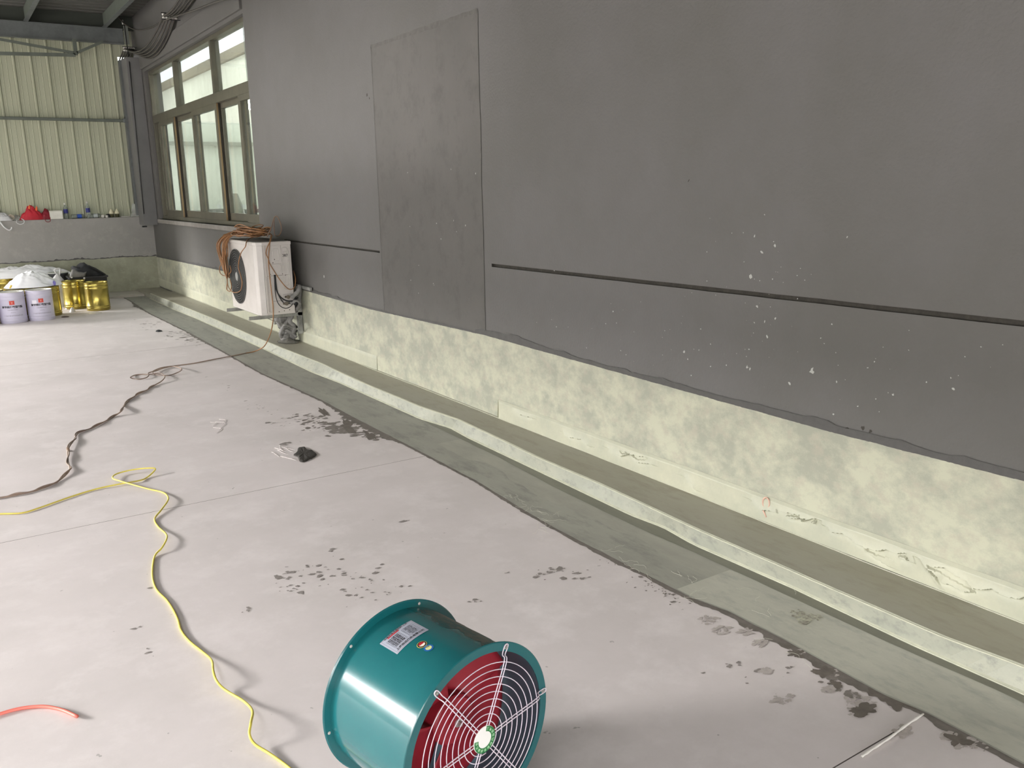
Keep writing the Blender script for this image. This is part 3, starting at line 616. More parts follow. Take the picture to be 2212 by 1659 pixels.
# ------------------------------------------------------------------ axial fan
FA = Vector((math.cos(-1.37), math.sin(-1.37), 0)); FU = Vector((FA.y, -FA.x, 0)); FC = Vector((-1.89, 1.56, .23)); UZ = Vector((0, 0, 1))
RF, RI, RB, LF = .230, .207, .2095, .316
fan = empty('axial_fan', (FC.x - FA.x * LF / 2, FC.y - FA.y * LF / 2, 0)); tag(fan, 'teal industrial duct fan with a white wire guard lying on the floor', 'fan')
def fp(r, ang, ax): a = R_(ang); return FC + FA * ax + FU * (r * math.cos(a)) + UZ * (r * math.sin(a))
M_teal = mat('glossy teal enamel', (20, 94, 100), .2, c2=(24, 100, 104), scale=4, coat=.3, spec=.6, rvar=.06)
M_dust = mat('dusty teal enamel', (98, 98, 90), .6, c2=(34, 84, 86), scale=20, lo=.45, hi=.6)
M_tealin = mat('dark inner casing', (62, 76, 88), .45, c2=(52, 66, 78), scale=6)
M_red = mat('red impeller enamel', (160, 40, 54), .42, c2=(140, 34, 46), scale=5, spec=.4)
M_wire = mat('white coated wire', (228, 218, 230), .35)
def flat_lathe(prof, n=72, **k):
    mb = MB(); return mb.lathe(prof, n, FC, FA, FU, **k)
mb = MB(); mb.lathe([(RB, -LF), (RB, 0)], 96, FC, FA, FU); 
child(fan, mb.build('casing', M_teal))
mb = MB(); mb.lathe([(RI, -.001), (RI, -LF + .001)], 96, FC, FA, FU); child(fan, mb.build('inner_casing', M_tealin))
# flanges with a rolled outer lip
for nm, s in (('front_flange', 1), ('rear_flange', -1)):
    b = 0 if s > 0 else -LF
    prof = [(RB, b - s * .003), (RF - .003, b - s * .003), (RF, b - s * .001), (RF, b + s * .0005), (RF - .002, b + s * .002), (RI, b + s * .002), (RI, b - s * .002)]
    mb = MB()
    for p0, p1 in zip(prof, prof[1:]): mb.lathe([p0, p1], 96, FC, FA, FU, smooth=True)
    fl = child(fan, mb.build(nm, M_teal))
    if s < 0:
        for a in (111.4, 51, -8.6, 171, -128, -68):
            q = fp(.2185, a, -LF + .0032); mb = MB(); mb.lathe([(.0001, .0012), (.0035, .0012), (.0042, 0)], 12, q, FA); 
            o = mb.build('rivet_hole', mat('bare hole', (190, 186, 180), .6), fl); o.location = -Vector(fan.location) - fl.location if False else (0, 0, 0)
# dust film on top of the casing
mb = MB(); mb.grid(lambda u, v: fp(RB + .0004, 104 + 34 * v * (.75 + .3 * nz(u * 3, 5)) - 10 * nz(u * 4, 2) * (1 - v), -.29 + .27 * u), 40, 20); child(fan, mb.build('dust_film', M_dust))
# guard: ten rings plus open inner curl, six double spokes ending in loops with bolts
ga = .012
ringr = [.0425 + .0178 * i for i in range(9)]
for i, r in enumerate(ringr):
    a0, a1 = (0, 360) if i else (-100, 235)
    n = 72; P = [fp(r, a0 + (a1 - a0) * k / n, ga) for k in range(n + (0 if i else 1))]
    mb = MB(); mb.tube(P, .0012, 6, closed=bool(i)); child(fan, mb.build('guard_ring', M_wire))
M_bolt = mat('zinc bolt', (190, 188, 184), .3, .7)
for k in range(6):
    a = 54 + 60 * k; ar = R_(a); d = FU * math.cos(ar) + UZ * math.sin(ar); t = FU * -math.sin(ar) + UZ * math.cos(ar)
    def g(r, s, ax): return FC + FA * ax + d * r + t * s
    w = .0042; P = [g(.024, w, ga + .0025), g(.10, w, ga + .0025), g(.186, w, ga + .0025), g(.198, w + .0005, .004), g(.214, .006, .004), g(.2235, .0045, .005), g(.2255, 0, .005)]
    Q = [g(.2235, -.0045, .005), g(.214, -.006, .004), g(.198, -w - .0005, .004), g(.186, -w, ga + .0025), g(.10, -w, ga + .0025), g(.024, -w, ga + .0025)]
    mb = MB(); mb.tube(cr(P + Q, 4), .0014, 6); child(fan, mb.build('guard_spoke', M_wire))
    q = g(.2175, 0, .002); mb = MB(); mb.lathe([(.0001, .0012), (.0062, .0012), (.0062, 0)], 16, q, FA, smooth=False); mb.lathe([(.0001, .005), (.0036, .005), (.0036, .001)], 6, q, FA, smooth=False)
    child(fan, mb.build('guard_bolt', M_bolt))
# round centre badge: white disc with green arc and lettering
bz0 = ga + .0045
mb = MB(); mb.lathe([(.0001, .0008), (.0325, .0008), (.034, 0), (.034, -.0012)], 48, FC + FA * bz0, FA, FU, smooth=False); badge = child(fan, mb.build('centre_badge', mat('white badge', (244, 244, 240), .4)))
mb = MB(); mb.lathe([(.0185, .0013), (.0270, .0013)], 60, FC + FA * bz0, FA, FU, smooth=False, a0=R_(-229), a1=R_(31)) if False else None
V = []; n = 60
for i in range(n + 1):
    a = 152 + (372 - 152) * i / n   # angles run through the bottom
    aa = 54 - 0
for i in range(n + 1):
    a = 26 + i * 0
A0, A1 = -235 + 0, 30
M_green = mat('badge green', (34, 120, 62), .45)
V = [fp(r, 62 - 238 + (238 * i / n) * 1.0 - 0, bz0 + .0013) for i in range(n + 1) for r in (.0165, .0272)]
# the green arc spans the lower part, open toward the upper left rim
def arc(lo, hi, r0, r1, ax, mb, n=60): mb.add([fp(r, lo + (hi - lo) * i / n, ax) for i in range(n + 1) for r in (r0, r1)], [(2 * i, 2 * i + 2, 2 * i + 3, 2 * i + 1) for i in range(n)])
mb = MB(); arc(-258, 14, .0205, .0334, bz0 + .0013, mb)
o = child(fan, mb.build('green_arc', M_green)); 
def fan_text(txt, size, r, ang, ax, m, bold=0, par=fan, nm='lettering'):
    V, F = text_mesh(txt, size, bold); ar = R_(ang); d = FU * math.cos(ar) + UZ * math.sin(ar); t = UZ * math.cos(ar) - FU * math.sin(ar)
    mb = MB(); mb.add([FC + FA * ax - t * x + d * (r + y) for x, y, z in V], F); return mb
M_ltgreen = mat('pale green print', (190, 232, 190), .5); M_print = mat('black print', (30, 28, 34), .6); M_redp = mat('red print', (190, 40, 50), .55)
allm = MB()
for i, ch in enumerate('上海应达风机股份有限公司'):
    t_ = fan_text(ch, .0070, -.0245, -205 + i * 20 + 180 - 180 + 0, bz0 + .0018, M_ltgreen)
    # outward-reading glyphs along the arc
    ang = -249 + i * 23.0; V, F = text_mesh(ch, .0080, .0002); ar = R_(ang); d = FU * math.cos(ar) + UZ * math.sin(ar); t = UZ * math.cos(ar) - FU * math.sin(ar)
    allm.add([FC + FA * (bz0 + .0018) + t * x + d * .0298 - d * y for x, y, z in V], F)
child(fan, allm.build('badge_lettering', M_ltgreen))
# impeller: hub, boss and five wide pitched blades; motor behind
hub = FC - FA * .09
mb = MB()
for p0, p1 in (((.0001, .012), (.020, .012)), ((.020, .012), (.022, .002)), ((.022, .002), (.058, 0)), ((.058, 0), (.064, -.006)), ((.064, -.006), (.064, -.075))): mb.lathe([p0, p1], 40, hub, FA, FU)
child(fan, mb.build('impeller_hub', M_red))
mb = MB(); mb.lathe([(.0001, .024), (.006, .024), (.006, .012)], 6, hub, FA, smooth=False); mb.lathe([(.0001, .0145), (.011, .0145), (.011, .012)], 20, hub, FA, smooth=False); child(fan, mb.build('hub_bolt', M_bolt))
for k in range(5):
    a0 = 40 + 72 * k
    def f(u, v):
        r = .060 + (.198 - .060) * v; span = 42 - 3 * v; tw = .020 - .006 * v
        a = a0 + (u - .5) * 2 * span + 8 * v
        return fp(r, a, -.118 + (u - .5) * 2 * tw - .006 * math.sin(math.pi * u))
    mb = MB(); mb.grid(f, 12, 10); o = mb.build('blade', M_red); child(fan, o); md = o.modifiers.new('s', 'SOLIDIFY'); md.thickness = .003
mb = MB()
for p0, p1 in (((.030, -.17), (.066, -.172)), ((.066, -.172), (.070, -.18)), ((.070, -.18), (.070, -.295)), ((.070, -.295), (.0001, -.305))): mb.lathe([p0, p1], 36, FC, FA, FU)
for k in range(18): 
    a = k * 20; mb.add([fp(.070, a - .6, -.185), fp(.078, a, -.185), fp(.078, a, -.29), fp(.070, a - .6, -.29)], [(0, 1, 2, 3)])
child(fan, mb.build('motor', M_tealin))
for k in range(4):
    mb = MB(); mb.bar(fp(.07, 45 + 90 * k, -.25), fp(RI, 45 + 90 * k, -.25), .022, .004, up=FA); child(fan, mb.build('motor_strut', M_tealin))
mb = MB(); mb.lathe([(RI - .001, -LF + .004), (.0001, -LF + .004)], 40, FC, FA, FU, smooth=False) 
# rear guard rings
for r in (.06, .10, .14, .18):
    mb = MB(); mb.tube([fp(r, a * 7.5, -LF - .006) for a in range(48)], .0013, 5, closed=True); child(fan, mb.build('rear_guard_ring', M_wire))
for k in range(3):
    mb = MB(); mb.tube([fp(.217, 20 + 60 * k, -LF - .004), fp(.217, 200 + 60 * k, -LF - .004)], .0016, 5); child(fan, mb.build('rear_guard_spoke', M_wire))
# silver nameplate and round stickers on the casing, bent round it
def cyl(ax, ang, h=.0): return fp(RB + h, ang, ax)
mb = MB(); a_lo, a_hi, x_lo, x_hi = 62.2, 90.2, -.247, -.177
mb.grid(lambda u, v: cyl(x_lo + (x_hi - x_lo) * v, a_lo + (a_hi - a_lo) * u, .0009), 12, 1); plate = child(fan, mb.build('nameplate', mat('silver foil label', (186, 190, 204), .35, .2)))
Lp = R_(a_hi - a_lo) * RB; Wp = x_hi - x_lo
def plate_pt(s, t, h=.0014): return cyl(x_lo + t * Wp, a_lo + (a_hi - a_lo) * s, h)   # s along the arc, t along the axis; reading runs along s
def plate_rect(mb, s0, s1, t0, t1, h=.0015, n=4): mb.grid(lambda u, v: plate_pt(s0 + (s1 - s0) * u, t0 + (t1 - t0) * v, h), n, 1, smooth=False)
mb = MB(); plate_rect(mb, .20, .54, .105, .155); child(fan, mb.build('red_bar', M_redp))
mb = MB()
for t in (.08, .93): pass
for a, b, c_, d in ((.04, .96, .035, .045), (.04, .96, .955, .965), (.04, .045, .04, .96), (.955, .96, .04, .96)): plate_rect(mb, a, b, c_, d, .0014)
for t in np.linspace(.22, .72, 7): plate_rect(mb, .10, .49, t, t + .012); plate_rect(mb, .56, .90, t, t + .012)
for s in (.10, .22, .32, .49, .56, .68, .80, .90): plate_rect(mb, s, s + .006, .22, .732)
child(fan, mb.build('label_grid', mat('grey print', (110, 112, 124), .6)))
def plate_text(mb, txt, size, s, t, bold=0):
    V, F = text_mesh(txt, size, bold); mb.add([plate_pt(s + x / Lp, t - y / Wp, .0017) for x, y, z in V], F)
mb = MB(); plate_text(mb, '轴流风机 上海应达风机', .0068, .5, .10 + .0, .00008) if False else None
plate_text(mb, '低噪声轴流通风机 上海', .0072, .48, .095, .0001); plate_text(mb, '上海应达风机有限公司', .0088, .50, .90, .0002)
for j, t in enumerate(np.linspace(.29, .70, 6)): plate_text(mb, ('型号 风量 功率', '转速 电压 噪声', '风压 编号 重量')[j % 3], .0048, .29, t + .0, .0001); plate_text(mb, ('220V 50Hz', '400 kW dB', 'r/min Pa')[j % 3], .0048, .73, t, .0001)
child(fan, mb.build('label_text', M_print))
for (ax, an, rings) in ((-.1435, 76.6, ((.0125, (214, 200, 110)), (.0112, (30, 22, 16)), (.0080, (238, 228, 214)))), (-.1195, 76.9, ((.0122, (32, 98, 168)), (.0078, (214, 214, 150))))):
    for j, (r, c_) in enumerate(rings):
        mb = MB(); n = 28; P = [cyl(ax + r * math.cos(6.2832 * i / n), an + math.degrees(r * math.sin(6.2832 * i / n) / RB), .0010 + j * .0003) for i in range(n)]
        mb.poly(P); child(fan, mb.build('round_sticker', mat('sticker %s' % (c_,), c_, .45)))
    mb = MB()
    V, F = text_mesh('合格' if len(rings) > 2 else '节能', .0052, .0001); mb.add([cyl(ax - y - .002, an + math.degrees(x / RB), .0022) for x, y, z in V][::1], F)
    child(fan, mb.build('sticker_text', M_redp if len(rings) > 2 else M_print))
mb = MB(); mb.poly([cyl(-.1435 + .0078 * math.cos(a), 76.6 + math.degrees(.0078 * math.sin(a) / RB), .0019) for a in np.linspace(math.pi / 2, 1.5 * math.pi, 14)]); child(fan, mb.build('sticker_half', M_redp))

# ------------------------------------------------------------------ cables on the floor
def cable(name, pts, r, m, label, cat='cable', k=6, twist=0, z0=None):
    """pts: (px, py[, height above floor])"""
    W_ = [at(p[0], p[1], 2, (p[2] if len(p) > 2 else 0) + r + .0012) for p in pts]
    P = cr(W_, k); mb = MB()
    mb.tube(P, r, 8)
    o = mb.build(name, m); return tag(o, label, cat)
yel = [(0, 1110), (47, 1108), (85, 1097), (150, 1074), (205, 1057), (256, 1046, .004), (299, 1038.5, .004), (318, 1031), (335.5, 1014, .02), (325, 1011, .025), (291, 1014, .015), (261, 1020.5, .01), (246, 1027, .012), (244.5, 1034, .012), (265, 1040.6, .012), (316, 1055, .004), (350, 1063), (362, 1072, .01), (362, 1082.5, .012), (348, 1102, .006), (334, 1121), (342, 1138), (358, 1153, .012), (360, 1164, .014), (350, 1183, .012), (334, 1202), (329, 1240.6), (337.6, 1272.6), (363, 1300), (382.5, 1334.6), (391, 1362), (410, 1386), (436, 1407), (457, 1426.5, .012), (460.7, 1450, .03), (468, 1471, .022), (487, 1490.6, .006), (525.6, 1514, .006), (545, 1535.5, .03), (542, 1561, .04), (539, 1587, .03), (551, 1608, .012), (581, 1627, .004), (615, 1651), (641, 1672), (700, 1715), (760, 1790)]
yel = [(-160, 1118), (-80, 1114)] + yel
cable('yellow_cable', yel, .0040, mat('yellow cable jacket', (222, 208, 92), .45, c2=(210, 192, 88), scale=20), 'yellow cable winding across the floor with a loop near the left')
M_brn = mat('brown cable jacket', (150, 122, 98), .5, c2=(120, 98, 84), scale=9)
M_org = mat('orange brown cable jacket', (166, 118, 76), .5, c2=(138, 100, 66), scale=14)
black = [(530, 763), (490, 771, .002), (453, 778), (420, 784.5), (379, 790), (350, 794, .008), (333, 800.5, .01), (330, 804, .01), (335, 809), (350, 810.6), (366.6, 810.6), (383.5, 804.7, .01), (392, 799, .03), (390, 795.4, .03), (375, 791.6, .01), (354, 795, .008), (337, 801, .016), (321, 805.6, .012), (321, 811.5, .01), (314, 816.5, .004), (299, 819), (286, 817.4), (282, 815, .012), (290.6, 810.6), (307.5, 808.5), (324, 808.5, .004), (345.5, 806, .014), (354, 810.6, .02), (355.6, 815.7, .02), (348, 824, .008), (333, 832.6), (320, 841), (299, 851), (284.7, 860.4), (268, 875.6), (263.6, 886.6, .02), (248.4, 898), (225, 911), (200, 924), (170, 935), (160, 950, .006), (147, 971, .008), (147, 997, .004), (149.6, 1016, .006), (124, 1040), (85.5, 1057), (43, 1067.5), (0, 1075), (-80, 1082), (-150, 1090)]

# ------------------------------------------------------------------ air conditioner outdoor unit
AY, AY2, AX, AXB, AZ0, AZ1 = 7.86, 8.80, -.425, -.095, .375, 1.045
ac = empty('air_conditioner', ((AX + AXB) / 2, (AY + AY2) / 2, AZ0)); tag(ac, 'white outdoor air conditioner unit on a wall bracket under the window', 'air conditioner')
M_acw = mat('off white enamel', (214, 208, 204), .32, c2=(204, 198, 193), scale=5, rvar=.12, spec=.5)
# body with chamfered front corners
cc = .055
sec = [(AXB, AY), (AX + cc * 1.2, AY), (AX + cc * .3, AY + cc * .35), (AX, AY + cc * 1.3), (AX, AY2 - cc), (AX + cc * .3, AY2 - cc * .3), (AX + cc, AY2), (AXB, AY2)]
mb = MB(); mb.prism([(x, y, AZ0 + .02) for x, y in sec], (0, 0, AZ1 - AZ0 - .05)); child(ac, mb.build('cabinet', M_acw, None, bevel=.004))
mb = MB(); mb.prism([(x + (-.004 if x < -.3 else .004), y + (-.004 if y < 8.3 else .004), AZ1 - .032) for x, y in sec], (0, 0, .032)); child(ac, mb.build('top_lid', M_acw, None, bevel=.005))
mb = MB(); mb.prism([(x, y, AZ0) for x, y in sec], (0, 0, .022)); child(ac, mb.build('base_pan', M_acw, None, bevel=.003))
mb = MB(); mb.prism([(x * .93 - .02, AY + .05 + (y - AY) * .86, AZ1) for x, y in sec], (0, 0, .003)); child(ac, mb.build('lid_recess', mat('weathered lid', (112, 112, 108), .6, c2=(86, 86, 82), scale=12)))
# side panel relief
def rrect(y, x0, x1, z0, z1, r, k=5):
    P = []
    for cx_, cz_, a0 in ((x1 - r, z1 - r, 0), (x0 + r, z1 - r, 90), (x0 + r, z0 + r, 180), (x1 - r, z0 + r, 270)):
        for i in range(k + 1): a = R_(a0 + 90 * i / k); P.append((cx_ + r * math.cos(a), y, cz_ + r * math.sin(a)))
    return P
def relief(nm, x0, x1, z0, z1, r, m=M_acw, t=.004, w=.004):
    mb = MB(); P = rrect(AY - .001, x0, x1, z0, z1, r); mb.tube(P, w, 6, closed=True); child(ac, mb.build(nm, m))
relief('pressed_rib', -.185, -.125, .60, .99, .028); relief('pressed_rib', -.172, -.138, .64, .95, .014, w=.003)
relief('pressed_rib', -.350, -.300, .40, .73, .024); relief('pressed_rib', -.265, -.215, .87, .98, .012)
mb = MB(); mb.box((-.30, AY - .006, .745), (-.195, AY - .0005, .845)); cov = child(ac, mb.build('terminal_cover', M_acw, None, bevel=.003))
mb = MB(); mb.tube([(-.28, AY - .010, .835), (-.225, AY - .022, .838), (-.205, AY - .022, .825), (-.215, AY - .010, .765)], .0035, 6); child(ac, mb.build('handle', M_acw))
mb = MB()
for x0 in (-.362, -.335): mb.box((x0, AY - .0012, AZ0 + .02), (x0 + .002, AY - .0004, AZ1 - .03))
mb.box((-.19, AY - .0012, .86), (-.188, AY - .0004, AZ1 - .035)); mb.box((-.30, AY - .0012, .735), (-.12, AY - .0004, .7375)); mb.box((-.30, AY - .0012, .50), (-.11, AY - .0004, .5025))
child(ac, mb.build('panel_seams', mat('dark seam', (90, 84, 78), .7)))
mb = MB(); V, F = text_mesh('387', .034, .0004); mb.add([(-.155 + x, AY - .0055, .905 + y) for x, y, z in V], F); child(ac, mb.build('marker_writing', M_print))
mb = MB(); 
for x, z in ((-.20, .835), (-.272, .855), (-.19, .748), (-.255, .885), (-.30, .75), (-.165, .735), (-.20, .405), (-.15, .41), (-.25, .40)):
    mb = MB(); mb.lathe([(.0001, .003), (.004, .002), (.0045, 0)], 8, (x, AY - .0015, z), (0, -1, 0)); child(ac, mb.build('screw', mat('rusty screw', (74, 60, 52), .6)))
# grille on the front: dark disc, concentric rings and fine radial bars, pale hub
gy, gz_, gr = 8.485, .695, .262; GX = AX - .004
mb = MB(); mb.lathe([(.0001, .0), (gr, 0), (gr, -.02)], 48, (GX + .002, gy, gz_), (-1, 0, 0), smooth=False); child(ac, mb.build('grille_back', mat('dark grille', (44, 44, 44), .6)))
mb = MB()
for i in range(11):
    r = .045 + (gr - .045) * i / 10; mb.tube([(GX - .008 + (.004 if i == 10 else 0), gy + r * math.cos(a), gz_ + r * math.sin(a)) for a in np.linspace(0, 6.2832, 49)[:-1]], .0034 if i in (10,) else .0026, 5, closed=True)
child(ac, mb.build('grille_rings', mat('grey grille', (92, 92, 90), .5)))
mb = MB()
for k in range(72):
    a = k * math.pi / 36; mb.bar((GX - .005, gy + .045 * math.cos(a), gz_ + .045 * math.sin(a)), (GX - .005, gy + gr * math.cos(a + .25), gz_ + gr * math.sin(a + .25)), .0022, .003, up=(1, 0, 0))
o = child(ac, mb.build('grille_bars', mat('grille bar', (66, 66, 64), .5))); o['kind'] = 'stuff'
mb = MB(); mb.lathe([(.0001, .006), (.038, .006), (.044, 0)], 28, (GX - .006, gy, gz_), (-1, 0, 0)); child(ac, mb.build('grille_hub', mat('pale hub', (150, 150, 148), .5)))
# service valves
mb = MB(); mb.box((-.20, AY - .022, .46), (-.11, AY - .002, .56)); child(ac, mb.build('valve_plate', M_acw, None, bevel=.003))
M_brass = mat('dull brass valve', (96, 88, 76), .5, .5)
for z, x in ((.535, -.165), (.475, -.185)):
    mb = MB(); mb.lathe([(.014, 0), (.014, .03), (.018, .03), (.018, .05), (.0001, .052)], 8, (x, AY - .02, z), (-.2, -1, .05), smooth=False); mb.tube([(x, AY - .045, z), (x - .035, AY - .05, z + .004)], .010, 8); child(ac, mb.build('service_valve', M_brass))
mb = MB(); mb.tube([(-.11, AY - .05, .475), (-.11, AY - .085, .47)], .019, 10); child(ac, mb.build('valve_cap', M_black))
# bracket: two arms, posts on the wall, brace
M_br = mat('zinc bracket', (168, 168, 164), .45, .4, c2=(120, 120, 116), scale=10)
for i, yy in enumerate((7.93, 8.66)):
    e = empty('wall_bracket', (0, yy, .35)); tag(e, ('near' if i == 0 else 'far') + ' zinc steel bracket carrying the ' + ('valve end' if i == 0 else 'fan end') + ' of the air conditioner', 'bracket', 'air conditioner brackets')
    for nm, bx in (('arm', ((-.52, yy - .02, .338), (-.012, yy + .02, .342))), ('arm', ((-.52, yy - .02, .342), (-.012, yy - .016, .372))), ('post', ((-.055, yy - .02, .165), (-.012, yy + .02, .62))), ):
        mb = MB(); mb.box(*bx); child(e, mb.build(nm, M_br, None, bevel=.001))
    mb = MB(); mb.bar((-.34, yy - .024, .338), (-.035, yy - .024, .19), .005, .026, up=(0, 1, 0)) ; child(e, mb.build('brace', M_br))
    for x in (-.46, -.14):
        mb = MB(); mb.lathe([(.0001, .012), (.006, .012), (.006, 0)], 6, (x, yy, .3725 - .0305), (0, 0, 1), smooth=False); child(e, mb.build('bolt', M_bolt))
mb = MB(); mb.box((-.035, 7.60, .60), (-.012, 8.02, .63)); o = mb.build('cross_bar', M_br, None, bevel=.002); tag(o, 'zinc cross bar fixed to the wall behind the air conditioner', 'bar')
# wrapped pipe bundle curling down behind the valves to the ledge
M_wrap = mat('grey wrap tape', (128, 126, 124), .55, c2=(150, 148, 146), scale=18, bump=.003, bscale=30)
pb = empty('pipe_bundle', (-.08, 7.95, .09)); tag(pb, 'lumpy bundle of grey taped pipes hanging under the air conditioner', 'pipes')
for i, (P, r) in enumerate((([(-.14, 7.80, .53), (-.08, 7.79, .58), (-.045, 7.83, .62), (-.035, 7.90, .52), (-.07, 8.0, .38), (-.12, 8.02, .26), (-.15, 8.03, .15), (-.13, 8.06, .115)], .020),
        ([(-.15, 7.81, .475), (-.10, 7.79, .49), (-.065, 7.83, .44), (-.09, 7.99, .34), (-.16, 8.0, .25), (-.20, 8.02, .17), (-.18, 8.05, .12)], .018),
        ([(-.07, 8.0, .36), (-.11, 7.99, .28), (-.07, 7.99, .22), (-.10, 8.0, .15), (-.07, 8.0, .115)], .022),
        ([(-.22, 8.08, .33), (-.20, 8.03, .24), (-.15, 8.0, .20), (-.10, 7.99, .16), (-.06, 7.98, .12)], .016),
        ([(-.10, 8.03, .34), (-.17, 8.04, .26), (-.12, 8.05, .19), (-.18, 8.05, .13)], .018))):
    Q = cr(P, 6); mb = MB(); mb.tube(Q, [r * (1 + .14 * math.sin(j * 1.9 + i)) for j in range(len(Q))], 12); child(pb, mb.build('taped_pipe', M_wrap))
mb = MB()
def lump(u, v):
    a = u * 6.2832; rr = (.045 + .035 * math.sin(math.pi * (.15 + .8 * v))) * (1 + .35 * nz(math.cos(a) * 1.8, math.sin(a) * 1.8, v * 5, 4)) * (1 if v < .9 else (1 - v) * 10)
    return (-.135 + rr * math.cos(a) + .03 * math.sin(v * 5), 8.045 + rr * .7 * math.sin(a), .10 + .25 * v)
mb.grid(lump, 36, 26); child(pb, mb.build('insulation_lump', mat('crumpled insulation', (136, 134, 130), .5, c2=(78, 76, 74), scale=16, bump=.006, bscale=40)))
mb = MB()
def fr(u, v):
    a = u * 6.2832; rr = (.02 + .11 * v) * (1 + .25 * nz(math.cos(a) * 2, math.sin(a) * 2, 3)); return (-.13 + rr * math.cos(a) * .8, 8.02 + rr * math.sin(a) * 1.0, .084 + .035 * (1 - v) ** 1.5 + .006 * nz(u * 9, v * 4))
mb.grid(fr, 30, 8); child(pb, mb.build('mortar_collar', mat('dirty mortar collar', (132, 130, 122), .8, c2=(92, 90, 84), scale=26, bump=.004)))
# black wiring at the side panel
for i, P in enumerate(([(-.268, AY - .008, .745), (-.268, AY - .012, .62), (-.235, AY - .03, .54), (-.18, AY - .05, .50), (-.12, AY - .06, .50), (-.07, AY - .03, .52)], [(-.262, AY - .008, .745), (-.258, AY - .012, .60), (-.225, AY - .035, .50), (-.185, AY - .05, .475), (-.14, AY - .065, .49), (-.09, AY - .06, .55)], [(-.272, AY - .008, .745), (-.275, AY - .014, .56), (-.255, AY - .03, .47), (-.21, AY - .06, .435), (-.16, AY - .07, .45), (-.12, AY - .07, .50), (-.09, AY - .05, .56)])):
    mb = MB(); mb.tube(cr(P, 6), (.006, .005, .0035)[i], 7); child(ac, mb.build('power_lead', M_black))

# orange extension cord: tangled coil on the lid, loops over the grille, tail to the floor
coil = empty('extension_cord', ((AX + AXB) / 2, 8.3, AZ1)); tag(coil, 'tangled orange brown extension cord heaped on the air conditioner and trailing onto the floor', 'cord')
mb = MB(); r7 = random.Random(12); P = []
for i in range(17):
    tl_ = r7.uniform(-.03, .03)
    cy_ = 8.42 + r7.uniform(-.05, .08); cx_ = -.27 + r7.uniform(-.03, .02); ra = r7.uniform(.16, .40); rb = r7.uniform(.07, .15); ph = r7.uniform(0, 6.28)
    for k in range(9):
        a = ph + k * 6.2832 / 9; P.append((cx_ + rb * math.cos(a), cy_ + ra * math.sin(a), AZ1 + .022 + .0045 * i * (.5 + .5 * r7.random()) + .014 * r7.random() + abs(tl_) + tl_ * math.cos(a)))
mb.tube(cr(P, 3), .0052, 6); child(coil, mb.build('coil', M_org))
# strands hanging over the front left of the unit
for i in range(13):
    y0 = 8.58 + .022 * i; zl = AZ1 - r7.uniform(.16, .40); xo = AX - .03 - r7.uniform(0, .05)
    P = [(-.30, y0 - .03, AZ1 + .03 + .004 * i), (AX + .02, y0, AZ1 + .04), (xo, y0 + .02, AZ1 - .02), (xo - .01, y0 + .06 + r7.uniform(-.03, .03), AZ1 - .12), (xo, 8.70 + r7.uniform(-.04, .04), zl), (xo, 8.66 + r7.uniform(-.03, .06), AZ1 - .10), (AX + .0, y0 + .03, AZ1 + .03), (-.33, y0 - .06, AZ1 + .035)]
    mb = MB(); mb.tube(cr(P, 6), .0052, 6); child(coil, mb.build('hanging_loop', M_org))
loops = [
    [(548, 512, -.28), (536, 517, -.36), (532, 524, -.44), (530, 533, -.462), (520, 548, -.46), (515, 575, -.46), (520, 595, -.46), (523, 612, -.46), (519, 628, -.46), (507, 632, -.46), (498, 627, -.46), (492, 615, -.455), (490, 596, -.455), (487, 570, -.45)],
    [(483, 565, -.45), (475, 575, -.46), (475, 588, -.47), (482, 595, -.47), (492, 594, -.46), (499, 586, -.46), (497, 574, -.46)],
    [(490, 590, -.46), (491, 610, -.46), (490, 625, -.46), (497, 629, -.46), (500, 618, -.46), (497, 604, -.46)],
    [(576, 512, -.25), (586, 492, -.20), (591, 473, -.17), (597, 467, -.15), (603, 475, -.13), (608, 494, -.12), (603, 508, -.13), (594, 508, -.2), (592, 490, -.18), (592, 470, -.17)],
    [(566, 495, -.25), (575, 491, -.22), (585, 493, -.2), (580, 507, -.22)]]
for L_ in loops:
    P = [at(a, b, 0, x) for a, b, x in L_]; mb = MB(); mb.tube(cr(P, 6), .0048, 6); child(coil, mb.build('loose_loop', M_org if L_[0][0] != 576 else M_brn))
# two strands in front of the side panel
yv = AY - .02
P = [at(a, b, 1, y) for a, b, y in ((588, 508, yv + .1), (584, 521, yv - .005), (577, 535, yv), (575, 548, yv), (580, 560, yv), (583, 570, yv), (592, 585, yv - .01), (605, 605, yv - .02), (620, 622, yv - .03), (630, 625, yv - .03), (637, 618, yv - .02), (638, 600, yv + .02), (634, 585, yv + .1))]
mb = MB(); mb.tube(cr(P, 6), .0045, 6); child(coil, mb.build('side_strand', M_org))
P = [at(586, 506, 1, yv + .12), at(583, 524, 1, yv - .004), at(580, 560, 1, yv), at(582, 590, 1, yv - .01), at(587, 635, 1, yv - .02), at(590, 665, 1, yv - .05), at(590, 690, 1, yv - .09), at(585, 718, 1, yv - .2), at(573, 745, 2, .10), at(560, 755, 2, .03), at(545, 760.5, 2, .006)]
P += [at(p[0], p[1], 2, (p[2] if len(p) > 2 else 0) + .0055) for p in black[:1]]
mb = MB(); mb.tube(cr(P, 6), .0050, 6); child(coil, mb.build('dropping_strand', M_org))
P = [at(p[0], p[1], 2, (p[2] if len(p) > 2 else 0) + .0057) for p in black]; P = cr(P, 8); mb = MB(); mb.tube(P, .0047, 7)
Q = []
